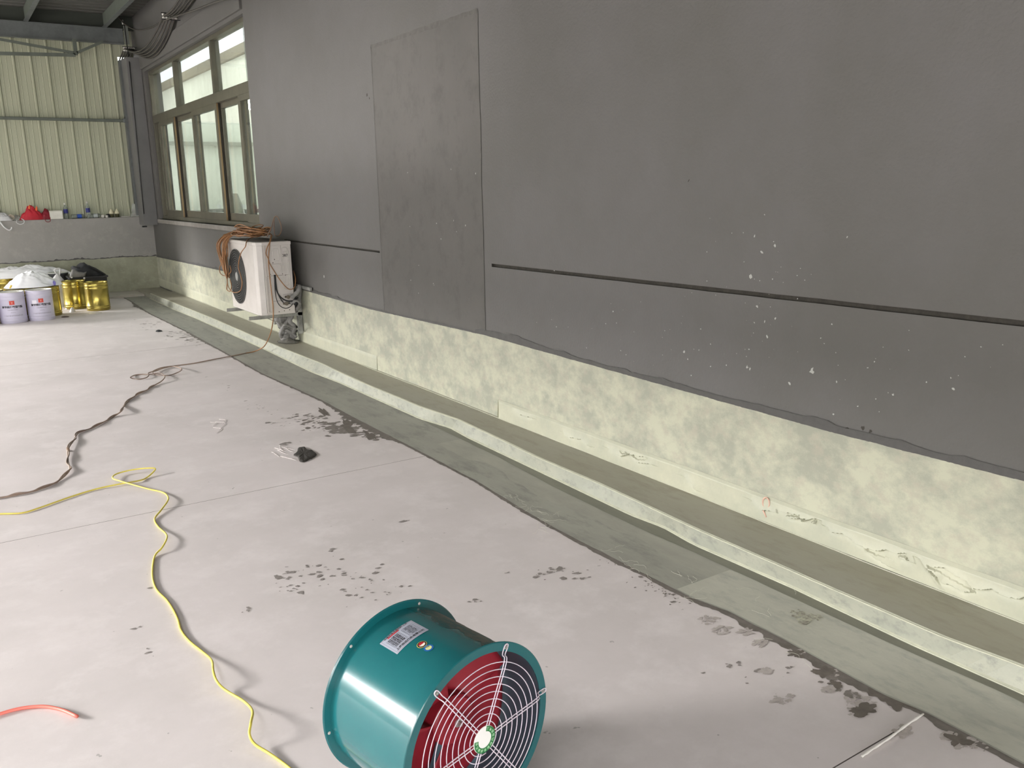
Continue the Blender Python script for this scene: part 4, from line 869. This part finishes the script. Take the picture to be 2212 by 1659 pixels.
for i, p in enumerate(P):
    if i < 30 * 8: continue
    t = P[min(i + 1, len(P) - 1)] - P[i - 1]; t = t / (np.linalg.norm(t) + 1e-9); s = np.array([-t[1], t[0], 0]); a = i * .55; Q.append(p + s * .0085 * math.cos(a) + np.array([0, 0, .004 + .004 * math.sin(a)]))
mb.tube(Q, .0042, 7); child(coil, mb.build('floor_strand', mat('dusty brown cable', (160, 138, 122), .5, c2=(120, 104, 96), scale=3)))
mb = MB(); c = at(147, 971, 2, .012); mb.box((c[0] - .008, c[1] - .015, .002), (c[0] + .008, c[1] + .02, .022)); child(coil, mb.build('cord_joint', M_brn, None, bevel=.004))

# red hose end
cable('red_hose', [(-150, 1598), (-60, 1562), (0, 1542), (40.7, 1531), (74.6, 1526.6), (101.7, 1526.6), (135.6, 1534), (167, 1547.7, .004)], .0052, mat('coral red hose', (226, 118, 104), .45), 'short end of a coral red hose at the lower left', 'hose')
# peeled joint filler strip
P = [at(x, y, 2, .006) for x, y in ((1995, 1542), (1960, 1565), (1920, 1595), (1885, 1618), (1862, 1634))]
mb = MB(); mb.tube(cr(P, 4), [.0025 + .0008 * (i % 3) for i in range(17)], 6); o = mb.build('filler_strip', mat('white filler strip', (226, 222, 216), .7)); tag(o, 'thin white peeled strip lying along the floor joint at lower right', 'strip')
# loose fibres
M_fib = mat('pale fibre', (204, 203, 190), .6); spots = [(1110, 1075, 6), (1150, 1095, 5), (1190, 1110, 6), (1160, 1140, 5), (1480, 1250, 3), (1500, 1258, 2), (1640, 1285, 2), (1725, 1275, 2), (1690, 1340, 2), (1620, 1215, 2), (1490, 1290, 4), (1360, 1215, 3), (1390, 1240, 3), (1330, 1190, 3), (1620, 1370, 2), (1735, 1430, 2), (1200, 1130, 5)]
mb = MB(); r8 = random.Random(3)
for px, py, n in spots:
    c = at(px, py, 2, .006)
    for i in range(n):
        a = r8.uniform(0, 6.28); x, y = c[0] + r8.gauss(0, .012), c[1] + r8.gauss(0, .03); P = []
        for k in range(6): P.append((x, y, .006 + .004 * r8.random())); x += .012 * math.cos(a); y += .014 * math.sin(a); a += r8.uniform(-.9, .9)
        mb.tube(cr(P, 2), .0004, 4)
o = mb.build('loose_fibres', M_fib); tag(o, 'pale glass fibres scattered along the edge of the coated strip', 'fibres', kind='stuff')

# ------------------------------------------------------------------ buckets
M_gold = mat('gold lacquered tin', (176, 160, 84), .24, .85, c2=(164, 148, 78), scale=3, rvar=.08)
M_lav = mat('lavender white tin', (206, 202, 220), .4, c2=(198, 194, 212), scale=4)
M_rim = mat('paint smeared rim', (222, 220, 212), .5, c2=(190, 190, 184), scale=30, bump=.002)
M_cont = mat('grey paint residue', (170, 170, 166), .6, c2=(214, 212, 206), scale=14)
BH, BR = .37, .145
def bucket_profile():
    return [(BR - .006, .0), (BR, .006), (BR, .030), (BR + .004, .036), (BR, .042), (BR, .056), (BR + .004, .062), (BR, .068), (BR, BH - .085), (BR + .004, BH - .078), (BR, BH - .071), (BR, BH - .050), (BR + .004, BH - .043), (BR, BH - .036), (BR, BH - .006), (BR + .003, BH)]
def make_bucket(kind, loc, label, rz=0, open_=True, group=None, name='paint_bucket'):
    e = empty(name, loc, rz); tag(e, label, 'bucket', group); m = M_gold if kind == 'gold' else M_lav
    mb = MB(); mb.lathe(bucket_profile(), 48); mb.lathe([(.0001, .001), (BR - .006, .001)], 48, smooth=False)
    mb.build('body', m, e)
    mb = MB(); mb.lathe([(BR + .003, BH), (BR + .001, BH + .003), (BR - .004, BH + .002), (BR - .005, BH - .03)], 48); mb.build('rim', M_rim if kind != 'gold' else m, e)
    mb = MB(); mb.grid(lambda u, v: ((BR - .006) * v * math.cos(u * 6.2832), (BR - .006) * v * math.sin(u * 6.2832), BH - (.03 if open_ else .004) + .004 * nz(v * 3 * math.cos(u * 6.28), v * 3 * math.sin(u * 6.28), loc[0] * 9)), 40, 6, flip=False); mb.build('contents' if open_ else 'lid', M_cont, e)
    return e
def stand(px, py, r=BR):
    q = at(px, py, 2, 0); d = q - CAM; d[2] = 0; d /= np.linalg.norm(d); q = q + d * r; return (q[0], q[1], 0)
def view_ang(loc): return math.atan2(CAM[1] - loc[1], CAM[0] - loc[0])
M_logo = mat('red label square', (206, 74, 62), .5)
def bend(mb, V, F, ang, z, r=BR + .0012):
    mb.add([(r * math.cos(ang + x / r), r * math.sin(ang + x / r), z + y) for x, y, *_ in V], F)
def label_bucket(e, loc, off=0, sticker=False):
    a = view_ang(loc) + off
    mb = MB(); mb.grid(lambda u, v: ((BR + .001) * math.cos(a + (.055 * (u - .5)) / BR), (BR + .001) * math.sin(a + (.055 * (u - .5)) / BR), .225 + .048 * v), 4, 1, smooth=False); mb.build('logo_square', M_logo, e)
    mb = MB(); V, F = text_mesh('Y', .03, .0004); bend(mb, V, F, a, .236, BR + .002); mb.build('logo_mark', mat('pale logo print', (236, 190, 180), .5), e)
    mb = MB(); V, F = text_mesh('高甲级环氧型树脂', .0295, .0011); bend(mb, V, F, a, .188); mb.build('title_text', M_print, e)
    for t, s, z in (('环氧树脂地坪涂料', .014, .158), ('净含量 20kg', .010, .128), ('广东省环氧地坪材料有限公司', .0165, .088)):
        mb = MB(); V, F = text_mesh(t, s); bend(mb, V, F, a, z); mb.build('print_line', mat('grey purple print', (120, 112, 130), .6), e)
    if sticker:
        mb = MB(); mb.grid(lambda u, v: ((BR + .001) * math.cos(a - .075 / BR + (.055 * (u - .5)) / BR), (BR + .001) * math.sin(a - .075 / BR + (.055 * (u - .5)) / BR), .205 + .05 * v), 4, 1, smooth=False); mb.build('paper_sticker', mat('white sticker', (232, 228, 238), .5), e)
L2 = stand(92, 693); L1 = (L2[0] - .303, L2[1] - .03, 0); L0 = (L1[0] - .303, L1[1] - .03, 0)
e = make_bucket('white', L2, 'white paint bucket with red logo square, rightmost of the three in front'); label_bucket(e, L2, .08, True)
e = make_bucket('white', L1, 'white paint bucket with red logo square, middle one between two white buckets'); label_bucket(e, L1, .0)
e = make_bucket('white', L0, 'white paint bucket cut off by the left edge of the photo'); label_bucket(e, L0, .3)
G3 = (L2[0] + .12, L2[1] + .36, 0)
make_bucket('gold', G3, 'gold paint bucket half hidden behind the rightmost white bucket')
G1 = stand(166, 668, .13); G2 = stand(214, 672)
make_bucket('gold', G1, 'open gold paint bucket left of the one nearest the wall')
make_bucket('gold', G2, 'open gold paint bucket standing nearest to the painted wall')
row = [(G3[0] - .31, G3[1] - .02), (G3[0] - .62, G3[1] - .04), (G3[0] - .93, G3[1] - .06)]
for i, (x, y) in enumerate(row): make_bucket('gold', (x, y, 0), ('gold bucket under the sheet directly behind the rightmost white bucket', 'gold bucket under the sheet directly behind the middle white bucket', 'gold bucket behind the white bucket at the photo edge')[i], group='gold buckets in the second row', open_=False)
for i, (px, lb) in enumerate(((11, 'gold bucket peeping out below the sheet, left of the dark gap'), (52, 'gold bucket peeping out below the sheet, right of the dark gap'))):
    q = at(px, 601, 2, BH); d = q - CAM; d[2] = 0; d /= np.linalg.norm(d); q = q + d * BR; make_bucket('gold', (q[0], q[1], 0), lb, open_=False, group='far gold buckets under the sheet'); 
    if i == 0: Q0 = q
    else: Q1 = q

def heap(name, label, cat, cx_, cy_, rx, ry, zb_, h, m, seed, n=44, pw=2.2, nf=3, amp=.35, rot=0, group=None, thick=True):
    """closed crumpled mound: folds from ridged noise"""
    mb = MB()
    def f(u, v):
        a = u * 6.2832; ed = 1 + .16 * nz(math.cos(a) * 1.6, math.sin(a) * 1.6, seed)
        x = rx * v * math.cos(a) * ed; y = ry * v * math.sin(a) * ed
        q = h * max(0, 1 - v ** pw); rg = 1 - abs(nz(x / rx * nf + seed, y / ry * nf, seed * 2)) * 2
        z = q * (1 + amp * (rg - .5)) + .004 * nz(x * 30, y * 30, seed) * min(1, q * 20)
        return (cx_ + x * math.cos(rot) - y * math.sin(rot), cy_ + x * math.sin(rot) + y * math.cos(rot), zb_ + max(0, z) + (.003 if v < 1 else 0))
    mb.grid(f, n, n // 2); mb.grid(lambda u, v: (lambda p: (p[0], p[1], zb_))(f(u, v)), n, 2, flip=True)
    o = mb.build(name, m, None, origin=(cx_, cy_, zb_)); 
    if label: tag(o, label, cat, group)
    return o
M_plast = mat('white plastic sheeting', (250, 250, 252), .35, c2=(240, 240, 244), scale=3)
sx, sy = (Q0[0] + Q1[0]) / 2, (Q0[1] + Q1[1]) / 2
make_bucket('gold', (Q1[0] + .20, Q1[1] + .28, 0), 'gold bucket hidden under the back sheet, behind the peeping ones', open_=False, group='back gold buckets')
heap('plastic_sheet', 'white plastic sheet heaped over the far buckets below the dado', 'plastic sheet', sx + .14, min(sy + .12, YB - .32), .58, .22, BH + .006, .14, M_plast, 2.3, 56, nf=2)
o = heap('plastic_sheet', 'white plastic sheet with a blue mark draped behind the front white buckets', 'plastic sheet', G3[0] - .14, G3[1] + .10, .34, .24, BH + .006, .17, M_plast, 5.1, 56, pw=1.8, nf=2, amp=.3)
b = at(118, 612, 1, G3[1] - .06); mb = MB(); P = blob(b[0], b[2] - .0, .022, 4, 12, .3, .7, 1.3); mb.prism([(x, b[1], z) for x, z in P], (0, .12, 0)); q = mb.build('blue_mark', mat('violet blue mark', (120, 112, 190), .5)); q.parent = o; q.location = -Vector(o.location)
# yellow cloth tip on the bucket tops
q = at(27, 622, 2, BH + .01); heap('yellow_rag', 'small yellow rag lying on the bucket lids at the left', 'rag', q[0], q[1], .05, .04, BH + .008, .035, mat('yellow rag', (214, 180, 70), .7), 8.8, 24)
# black tub with folded dark jacket and grey hood
tc = at(207, 609, 2, BH + .01); d = tc - CAM; d[2] = 0; d /= np.linalg.norm(d); tc = tc + d * .25; TBX, TBY = G2[0] + .0, G2[1] + .75
tub = empty('black_tub', (TBX, TBY, 0)); tag(tub, 'black rectangular plastic tub behind the two gold buckets', 'tub')
mb = MB(); a, b_ = .23, .17
mb.add([(sx_ * (a - .03 * (1 - t)), sy_ * (b_ - .03 * (1 - t)), z) for t, z in ((0, 0), (1, .38)) for sx_, sy_ in ((-1, -1), (1, -1), (1, 1), (-1, 1))], [(0, 3, 2, 1), (0, 1, 5, 4), (1, 2, 6, 5), (2, 3, 7, 6), (3, 0, 4, 7)]); mb.build('tub_body', M_black, tub)
mb = MB(); mb.box((-a - .015, -b_ - .015, .375), (a + .015, b_ + .015, .40)); mb.build('tub_lid', M_black, tub, bevel=.005)
M_jk = mat('black cloth', (30, 31, 33), .85, c2=(42, 43, 46), scale=10); M_gy = mat('grey cloth', (124, 122, 118), .6, c2=(88, 87, 85), scale=5)
jk = empty('folded_jacket', (TBX - .05, TBY - .02, .402)); tag(jk, 'black jacket with a grey flap folded on the black tub', 'jacket')
zz = .402
def jp(px, py): q = at(px, py, 1, TBY - .12); return (q[0], q[2])
def slab(outline, y0, y1, m, nm, lab=None):
    """rounded cloth mass: outline in the wall-parallel plane, given thickness and bulged"""
    P = [jp(*p) for p in outline]; c = np.mean(P, 0); n = len(P); mb = MB(); rings = 7
    V = []
    for k in range(rings):
        t = k / (rings - 1); s_ = math.sin(math.pi * (.12 + .76 * t)) ** .35; y = y0 + (y1 - y0) * t
        V += [(c[0] + (x - c[0]) * s_ + .004 * nz(x * 20, z * 20, t * 3), y, max(zz, c[1] + (z - c[1]) * s_ + .004 * nz(x * 20, z * 20, t * 5 + 2))) for x, z in P]
    F = [(k * n + i, k * n + (i + 1) % n, (k + 1) * n + (i + 1) % n, (k + 1) * n + i) for k in range(rings - 1) for i in range(n)] + [tuple(range(n))[::-1], tuple((rings - 1) * n + i for i in range(n))]
    mb.add(V, F, 0, True); o = mb.build(nm, m); child(jk, o, lab); return o
slab([(155, 578), (160, 575), (166, 578), (171, 572), (176, 569), (184, 568), (190, 572), (210, 580), (228, 591), (230, 594), (228, 602), (232, 606), (200, 607), (176, 606), (160, 600)], TBY - .16, TBY + .14, M_jk, 'jacket_body')
slab([(149, 600), (150, 592), (154, 582), (158, 581), (168, 586), (180, 588), (186, 586), (184, 592), (184, 603), (178, 606), (165, 604)], TBY - .21, TBY - .15, M_gy, 'grey_flap', 'grey flap with white rivets')
slab([(188, 573), (191, 572), (211, 582), (228, 592), (226, 594), (208, 585)], TBY - .175, TBY - .15, mat('black piping', (22, 22, 24), .7), 'collar_fold')
mb = MB()
for p in ((153, 598), (180, 600)): x, z = jp(*p); mb.lathe([(.0001, .006), (.012, .005), (.013, 0)], 12, (x, TBY - .212, z), (0, -1, 0))
child(jk, mb.build('rivets', M_white))
# dark bin and white bag behind
q = at(126, 590, 1, 13.6); e = empty('dark_bin', (q[0], 13.65, 0)); tag(e, 'dark grey bin standing between the sheet and the white bag', 'bin')
mb = MB(); mb.lathe([(.0001, .002), (.11, .0), (.125, q[2] - .02), (.13, q[2] - .02), (.13, q[2])], 32); mb.build('bin_body', mat('dark bin plastic', (70, 72, 76), .5), e); mb = MB(); mb.lathe([(.13, q[2]), (.13, q[2] + .012), (.12, q[2] + .01), (.115, q[2] - .1), (.0001, q[2] - .12)], 32); mb.build('bin_rim', mat('pale bin rim', (190, 192, 184), .5), e)
q0 = at(141, 650, 2, 0); bx, by = q0[0] - .15, G1[1] + .33
e = empty('white_bag', (bx - .02, by, 0)); tag(e, 'tall crumpled white plastic bag left of the black jacket', 'bag')
htop = at(146, 589, 1, by)[2]
def bagf(u, v):
    a = u * 6.2832; prof = (.115 * (1 - .25 * v) * (1 if v < .72 else 1 - .9 * (v - .72) / .28)) * (1 + .18 * nz(math.cos(a) * 2, math.sin(a) * 2, v * 3)); return (prof * math.cos(a) + .05 * v, prof * math.sin(a) * .8, htop * v * (1 + .02 * nz(u * 9, v * 9)))
mb = MB(); mb.grid(bagf, 36, 24); mb.build('bag_body', mat('white bag film', (222, 222, 224), .4, tl=.3), e)
mb = MB(); mb.tube(cr([(.05, 0, htop * .95), (.02, -.01, htop + .05), (.09, -.01, htop + .06), (.07, 0, htop * .93)], 5), .010, 7); mb.build('bag_handle', mat('white bag film', (222, 222, 224)), e)
# debris by the buckets
for i, (px, py, s, nm, lb, m) in enumerate(((157, 674, .04, 'crumpled_cup', 'crumpled white cup at the foot of the left gold bucket', M_white), (146, 668, .03, 'paper_scrap', 'white paper scrap between the white and gold buckets', M_white), (152, 664, .03, 'dark_scrap', 'small dark scrap beside the crumpled white cup', M_jk), (203, 677, .10, 'flattened_film', 'flat translucent film scrap in front of the right gold bucket', mat('clear film', (206, 200, 196), .35)), (141, 685, .045, 'rag_scrap', 'small dark brown scrap on the floor before the gold bucket', mat('brown scrap', (92, 78, 72), .8)), (343, 716, .035, 'tar_crumb', 'black crumb lying alone on the floor near the ledge end', M_jk))):
    q = at(px, py, 2, .0); heap(nm, lb, 'scrap' if i else 'cup', q[0], q[1], s, s * 1.2, .0026, (.05, .03, .02, .012, .008, .012)[i], m, 3.3 + i, 22)

# ------------------------------------------------------------------ things on the dado top
ZD = 1.152; YD = YB + .055
mb = MB(); mb.box((-3.7, YB - .003, 1.148), (-.235, YP - .02, 1.151)); mb.build('dado_cap', M_seam, wb)
def dp(px): return at(px, 469 - .03 * px, 1, YD)[0]
def pz(px, py): return at(px, py, 1, YD)[2]
M_clear = glassmat('clear plastic', (232, 238, 238), .6, .08, .22); M_clear2 = glassmat('crinkled film', (228, 230, 232), .8, .2, .5)
M_blue = mat('dark blue label', (40, 44, 120), .5); M_bl2 = mat('bright blue label', (52, 92, 190), .5); M_red1 = mat('bright red bag', (200, 34, 52), .5, c2=(176, 26, 44), scale=8); M_red2 = mat('dark red bag', (140, 20, 40), .5, c2=(120, 16, 34), scale=8)
def bottle(px, pt, label, lying=False, blue=M_blue, rz=0):
    e = empty('water_bottle', (dp(px), YD, ZD)); tag(e, label, 'bottle'); H = pz(px, pt) - ZD if not lying else .22
    r = .030; prof = [(.0001, 0), (r - .004, .0), (r, .008), (r, .08 * H / .22), (r - .003, .09 * H / .22), (r, .10 * H / .22), (r, H * .62), (r * .85, H * .72), (.012, H * .84), (.012, H * .88)]
    mb = MB(); mb.lathe(prof, 20); a = mb.build('bottle_body', M_clear, e)
    mb = MB(); mb.lathe([(.014, H * .88), (.015, H * .99), (.0001, H)], 14); c = mb.build('cap', M_white, e)
    mb = MB(); mb.lathe([(r + .0008, H * .34), (r + .0008, H * .60)], 20); d = mb.build('wrap_label', blue, e)
    if lying: e.rotation_euler = (0, R_(90), rz); e.location = (dp(px) - .11, YD, ZD + r + .001)
    return e
bottle(143, 438, 'standing clear bottle with dark blue label, left of the two upright ones'); bottle(191, 435, 'standing clear bottle with dark blue label, right of the two upright ones')
bottle(172, 465, 'clear bottle with bright blue label lying between the upright bottles', True, M_bl2, .12)
bottle(207, 465, 'clear bottle lying on the dado right of the upright bottles', True, mat('faded label', (170, 176, 176), .5), -.1)
bottle(14, 465, 'clear bottle with dark blue label lying at the far left of the dado', True, M_blue, .3)
# red bags
xr = dp(68); heap('red_bag', 'bright red carrier bag with orange ties on the dado', 'bag', xr, YD - .0, .165, .055, ZD, .18, M_red1, 4.4, 44, pw=1.8, nf=2)
o = bpy.data.objects['red_bag']
for px, py in ((65, 445), (80, 448)):
    z = pz(px, py); x = dp(px); mb = MB(); mb.lathe([(.004, 0), (.016, .02), (.012, .05), (.002, .075)], 8, (x, YD - .01, z - .055), (.15, 0, 1)); q = mb.build('orange_tie', mat('orange tie', (232, 110, 60), .5)); q.parent = o; q.location = -Vector(o.location)
xr = dp(100); o = heap('dark_red_bag', 'dark red bag slumped between the bright red bag and white box', 'bag', xr, YD + .0, .085, .05, ZD, .135, M_red2, 6.1, 40, pw=2, nf=2)
mb = MB(); mb.tube(cr([(xr - .03, YB - .02, ZD + .02), (xr - .02, YB - .03, ZD - .03), (xr + .03, YB - .03, ZD - .03), (xr + .04, YB - .02, ZD + .03)], 5), .004, 6); q = mb.build('bag_string', M_red2); q.parent = o; q.location = -Vector(o.location)
xb = dp(121); h = pz(121, 456) - ZD; mb = MB(); mb.box((xb - .085, YB + .0, ZD), (xb + .085, YB + .09, ZD + h)); mb.box((xb - .09, YB - .003, ZD + h), (xb + .09, YB + .093, ZD + h + .008)); o = mb.build('foam_box', mat('white foam', (226, 224, 216), .7, c2=(214, 212, 204), scale=12), None, bevel=.006); tag(o, 'white foam box standing beside the dark red bag', 'box')
# cream cone nozzles on dark bases
for i, (px, lb) in enumerate(((241, 'cream cone topped jar, left of the pair on the dado'), (253, 'cream cone topped jar, right of the pair on the dado'))):
    x = dp(px); e = empty('cone_jar', (x, YD, ZD)); tag(e, lb, 'jar', 'cone topped jars')
    mb = MB(); mb.lathe([(.0001, 0), (.028, 0), (.028, .05), (.03, .052)], 20); mb.build('jar_base', mat('olive glass jar', (96, 94, 70), .3), e)
    mb = MB(); mb.lathe([(.036, .052), (.038, .065), (.026, .09), (.010, .12), (.0001, .128)], 20); mb.build('jar_cone', mat('cream cone', (212, 206, 178), .6), e)
q = dp(233); heap('dark_glove', 'small dark glove beside the left cone topped jar', 'glove', q, YD, .05, .04, ZD, .045, M_jk, 2.2, 22)
for i, (px, lb) in enumerate(((220, 'round white cap lying right of the lying clear bottle'), (229, 'white lid lying next to the dark glove'))):
    x = dp(px); mb = MB(); mb.lathe([(.0001, 0), (.022, 0), (.022, .03), (.018, .034), (.0001, .034)], 18, (x, YB + .012, ZD + (.022 if not i else 0)), (0, -1, 0) if not i else (0, 0, 1), smooth=False); o = mb.build('white_disc', M_white); tag(o, lb, 'cap')
x0, x1 = dp(260), dp(280); mb = MB(); mb.box((x0, YB + .02, ZD), (x1, YB + .06, ZD + .012)); o = mb.build('flat_tray', M_white, None, bevel=.003); tag(o, 'narrow white tray lying between the cone jars and the clear bag', 'tray')
# clear bag with red packet at the corner
x = dp(300) ; e = empty('clear_bag', (x, YD, ZD)); tag(e, 'clear carrier bag holding a red packet near the corner column', 'bag')
hb = pz(300, 440) - ZD
mb = MB(); mb.grid(lambda u, v: ((.12 * (1 - .35 * v)) * math.cos(u * 6.2832) * (1 + .2 * nz(u * 5, v * 3, 7)), .045 * math.sin(u * 6.2832) * (1 + .2 * nz(u * 6, v * 3, 3)), .002 + hb * v * (1 + .1 * nz(u * 8, 2))), 32, 14); mb.build('bag_film', M_clear2, e)
mb = MB(); mb.tube(cr([(.06, 0, hb * .5), (.075, 0, hb), (.10, 0, hb + .07), (.118, 0, hb + .03), (.105, 0, hb * .5)], 6), .006, 6); mb.build('bag_handle', mat('white film', (214, 214, 216), .4), e)
mb = MB(); mb.grid(lambda u, v: (-.09 + .15 * u, -.02 + .03 * v, .01 + .03 * math.sin(3.14 * u) * math.sin(3.14 * v) + .02 * (1 - u)), 10, 6); mb.build('red_packet', mat('red packet', (176, 70, 66), .5), e)
# left end clutter: cup, white film over the edge, cord, dark bag
x = dp(26); mb = MB(); mb.lathe([(.0001, 0), (.03, .0), (.042, .09), (.038, .09), (.028, .006)], 22, (x + .01, YD + .05, ZD + .043), (-.35, -1, .02)); o = mb.build('paper_cup', mat('cream paper cup', (222, 212, 196), .7)); tag(o, 'cream paper cup lying on its side left of the red bag', 'cup')
x = dp(5); heap('white_film', 'white plastic film bunched over the dado edge at far left', 'plastic film', x, YB + .03, .13, .075, ZD, .10, mat('white film', (214, 214, 216)), 7.7, 36)
mb = MB(); x = dp(9); mb.tube(cr([(x - .10, YB + .0, ZD + .04), (x - .06, YB - .02, ZD - .02), (x - .02, YB - .025, ZD - .09), (x + .03, YB - .03, ZD - .13), (x + .06, YB - .03, ZD - .12), (x + .07, YB - .03, ZD - .09)], 6), .010, 7); o = mb.build('white_strap', mat('white film', (214, 214, 216))); tag(o, 'white strap hanging down the dado at far left', 'strap')
mb = MB(); x = dp(40); mb.tube(cr([(x - .03, YB + .0, ZD + .006), (x - .04, YB - .02, ZD - .03), (x, YB - .03, ZD - .055), (x + .05, YB - .03, ZD - .04), (x + .055, YB - .025, ZD + .0), (x + .03, YB + .01, ZD + .02)], 6), .006, 6); o = mb.build('white_cord_loop', mat('white film', (214, 214, 216))); tag(o, 'thin white cord loop hanging just left of the red bag', 'cord')
x = dp(36); heap('clear_wrap', 'crumpled clear wrap between the paper cup and red bag', 'wrap', x, YD + .03, .06, .03, ZD, .07, M_clear2, 3.9, 26)
x = dp(-3); heap('brown_bag', 'dark brown bag at the very left of the dado', 'bag', x - .02, YD + .02, .075, .028, ZD + .0, .20, mat('dark brown bag', (62, 50, 44), .8), 9.9, 30)

# ------------------------------------------------------------------ cable bundles on spool brackets high on the wall
M_cab = mat('dusty grey cable', (66, 64, 60), .6, c2=(78, 74, 68), scale=8); M_por = mat('white porcelain', (214, 212, 206), .25)
XC = -.10
def wp(px, py, x=XC): return Vector(at(px, py, 0, x))
for i, (a, b, lb) in enumerate((((268, 107), (293, 107), 'insulator spool bracket by the panel wall corner'), ((352, 34), (389, 38), 'insulator spool bracket high above the window'))):
    A = wp(*a); B = wp(*b); A.z = B.z = (A.z + B.z) / 2
    # the bracket stands out from the wall
    C0 = Vector((0, (A.y + B.y) / 2, A.z)); A = Vector((-.28, C0.y, C0.z)); B = Vector((-.0, C0.y, C0.z)); L_ = .46
    e = empty('spool_bracket', C0); tag(e, lb, 'bracket', 'insulator spool brackets')
    pa = Vector(at(a[0], a[1], 1, C0.y)); pb_ = Vector(at(b[0], b[1], 1, C0.y)); pa.z = pb_.z = C0.z; pb_.x = min(pb_.x, -.02)
    for dz in (.035, -.035):
        mb = MB(); mb.bar((pa.x - .02, C0.y, C0.z + dz), (0, C0.y, C0.z + dz), .03, .006); child(e, mb.build('bracket_bar', M_black))
    n = 5
    for k in range(n):
        x = pa.x + (pb_.x - pa.x) * (k + .2) / n; mb = MB(); mb.lathe([(.012, -.03), (.019, -.028), (.019, -.012), (.011, -.006), (.011, .006), (.019, .012), (.019, .028), (.012, .03)], 14, (x, C0.y, C0.z)); child(e, mb.build('insulator', M_por))
    if i == 0: KA = (pa.x, pb_.x, C0.y, C0.z)
    else: KB = (pa.x, pb_.x, C0.y, C0.z)
CB = empty('cable_bundle', (-.12, 12, 3.4)); tag(CB, 'bundle of five dusty grey cables sagging between the two spool brackets', 'cables')
CB2 = empty('upper_cable_pair', (-.15, 12.5, 3.6)); tag(CB2, 'pair of dark cables looping from the upper spool bracket back to the purlin', 'cables')
for k in range(5):
    xa_ = KA[0] + (KA[1] - KA[0]) * (k + .2) / 5; xb_ = KB[0] + (KB[1] - KB[0]) * (k + .2) / 5
    A = Vector((xa_, KA[2] - .03, KA[3])); B = Vector((xb_, KB[2] + .03, KB[3])); D = Vector((xb_ + .0, 9.6, 3.93))
    P = [A + (B - A) * t + Vector((0, 0, -.22 * 4 * t * (1 - t) * (.8 + .1 * k))) for t in np.linspace(0, 1, 9)] + [B + (D - B) * t + Vector((0, 0, -.12 * 4 * t * (1 - t))) for t in np.linspace(.1, 1, 8)] + [Vector((xb_, 2.0, 3.95))]
    exit_ = Vector((-.17 - .0 + .02 * k * .8, YP + .3, hz - .03)); start = [exit_, Vector((-.20 + .03 * k, YP - .06, hz + .02)), Vector((xa_ - .01, KA[2] + .15, KA[3] - .04))]
    mb = MB(); mb.tube(cr(start + P, 4), .011, 8); child(CB, mb.build('cable', M_cab))
for k in range(2):
    P = [wp(a, b, x - .02 * k) for a, b, x in ((252, 30, -.22), (262, 44, -.2), (275, 56, -.16), (298, 65, -.13), (325, 60, -.12), (348, 48, -.12), (366, 40, -.14), (420, 22, -.12), (480, 0, -.12), (560, -14, -.1))]
    mb = MB(); mb.tube(cr(P, 5), .010, 7); child(CB2, mb.build('cable', M_cab))
# drop cable down the corner and its plate
e = empty('corner_conduit', (-.26, 14.3, 2)); tag(e, 'thin black cable running down the corner beside the column', 'cable')
P = [at(268, 50, 1, 14.15), at(274, 95, 1, 14.15), at(280, 140, 1, 14.0), at(292, 260, 1, 13.99), at(307, 420, 1, 13.99), at(311, 462, 1, 13.99)]
mb = MB(); mb.tube([Vector(p) for p in P], .007, 6); child(e, mb.build('black_cable', M_black))
a = at(266, 56, 1, 14.2); b = at(274, 96, 1, 14.2); mb = MB(); mb.box((a[0], 14.17, b[2]), (a[0] + .055, 14.20, a[2])); child(e, mb.build('zinc_plate', mat('zinc plate', (140, 144, 138), .5, .3)))
for i, (px, py, h_) in enumerate(((266, 47, .06), (281, 138, .09), (283, 150, .04))):
    q = at(px, py, 1, 14.12); mb = MB(); mb.lathe([(.010, 0), (.012, h_ / 2), (.010, h_)], 8, (q[0], 14.16, q[2] - h_ / 2)); child(e, mb.build('white_tie', M_por))
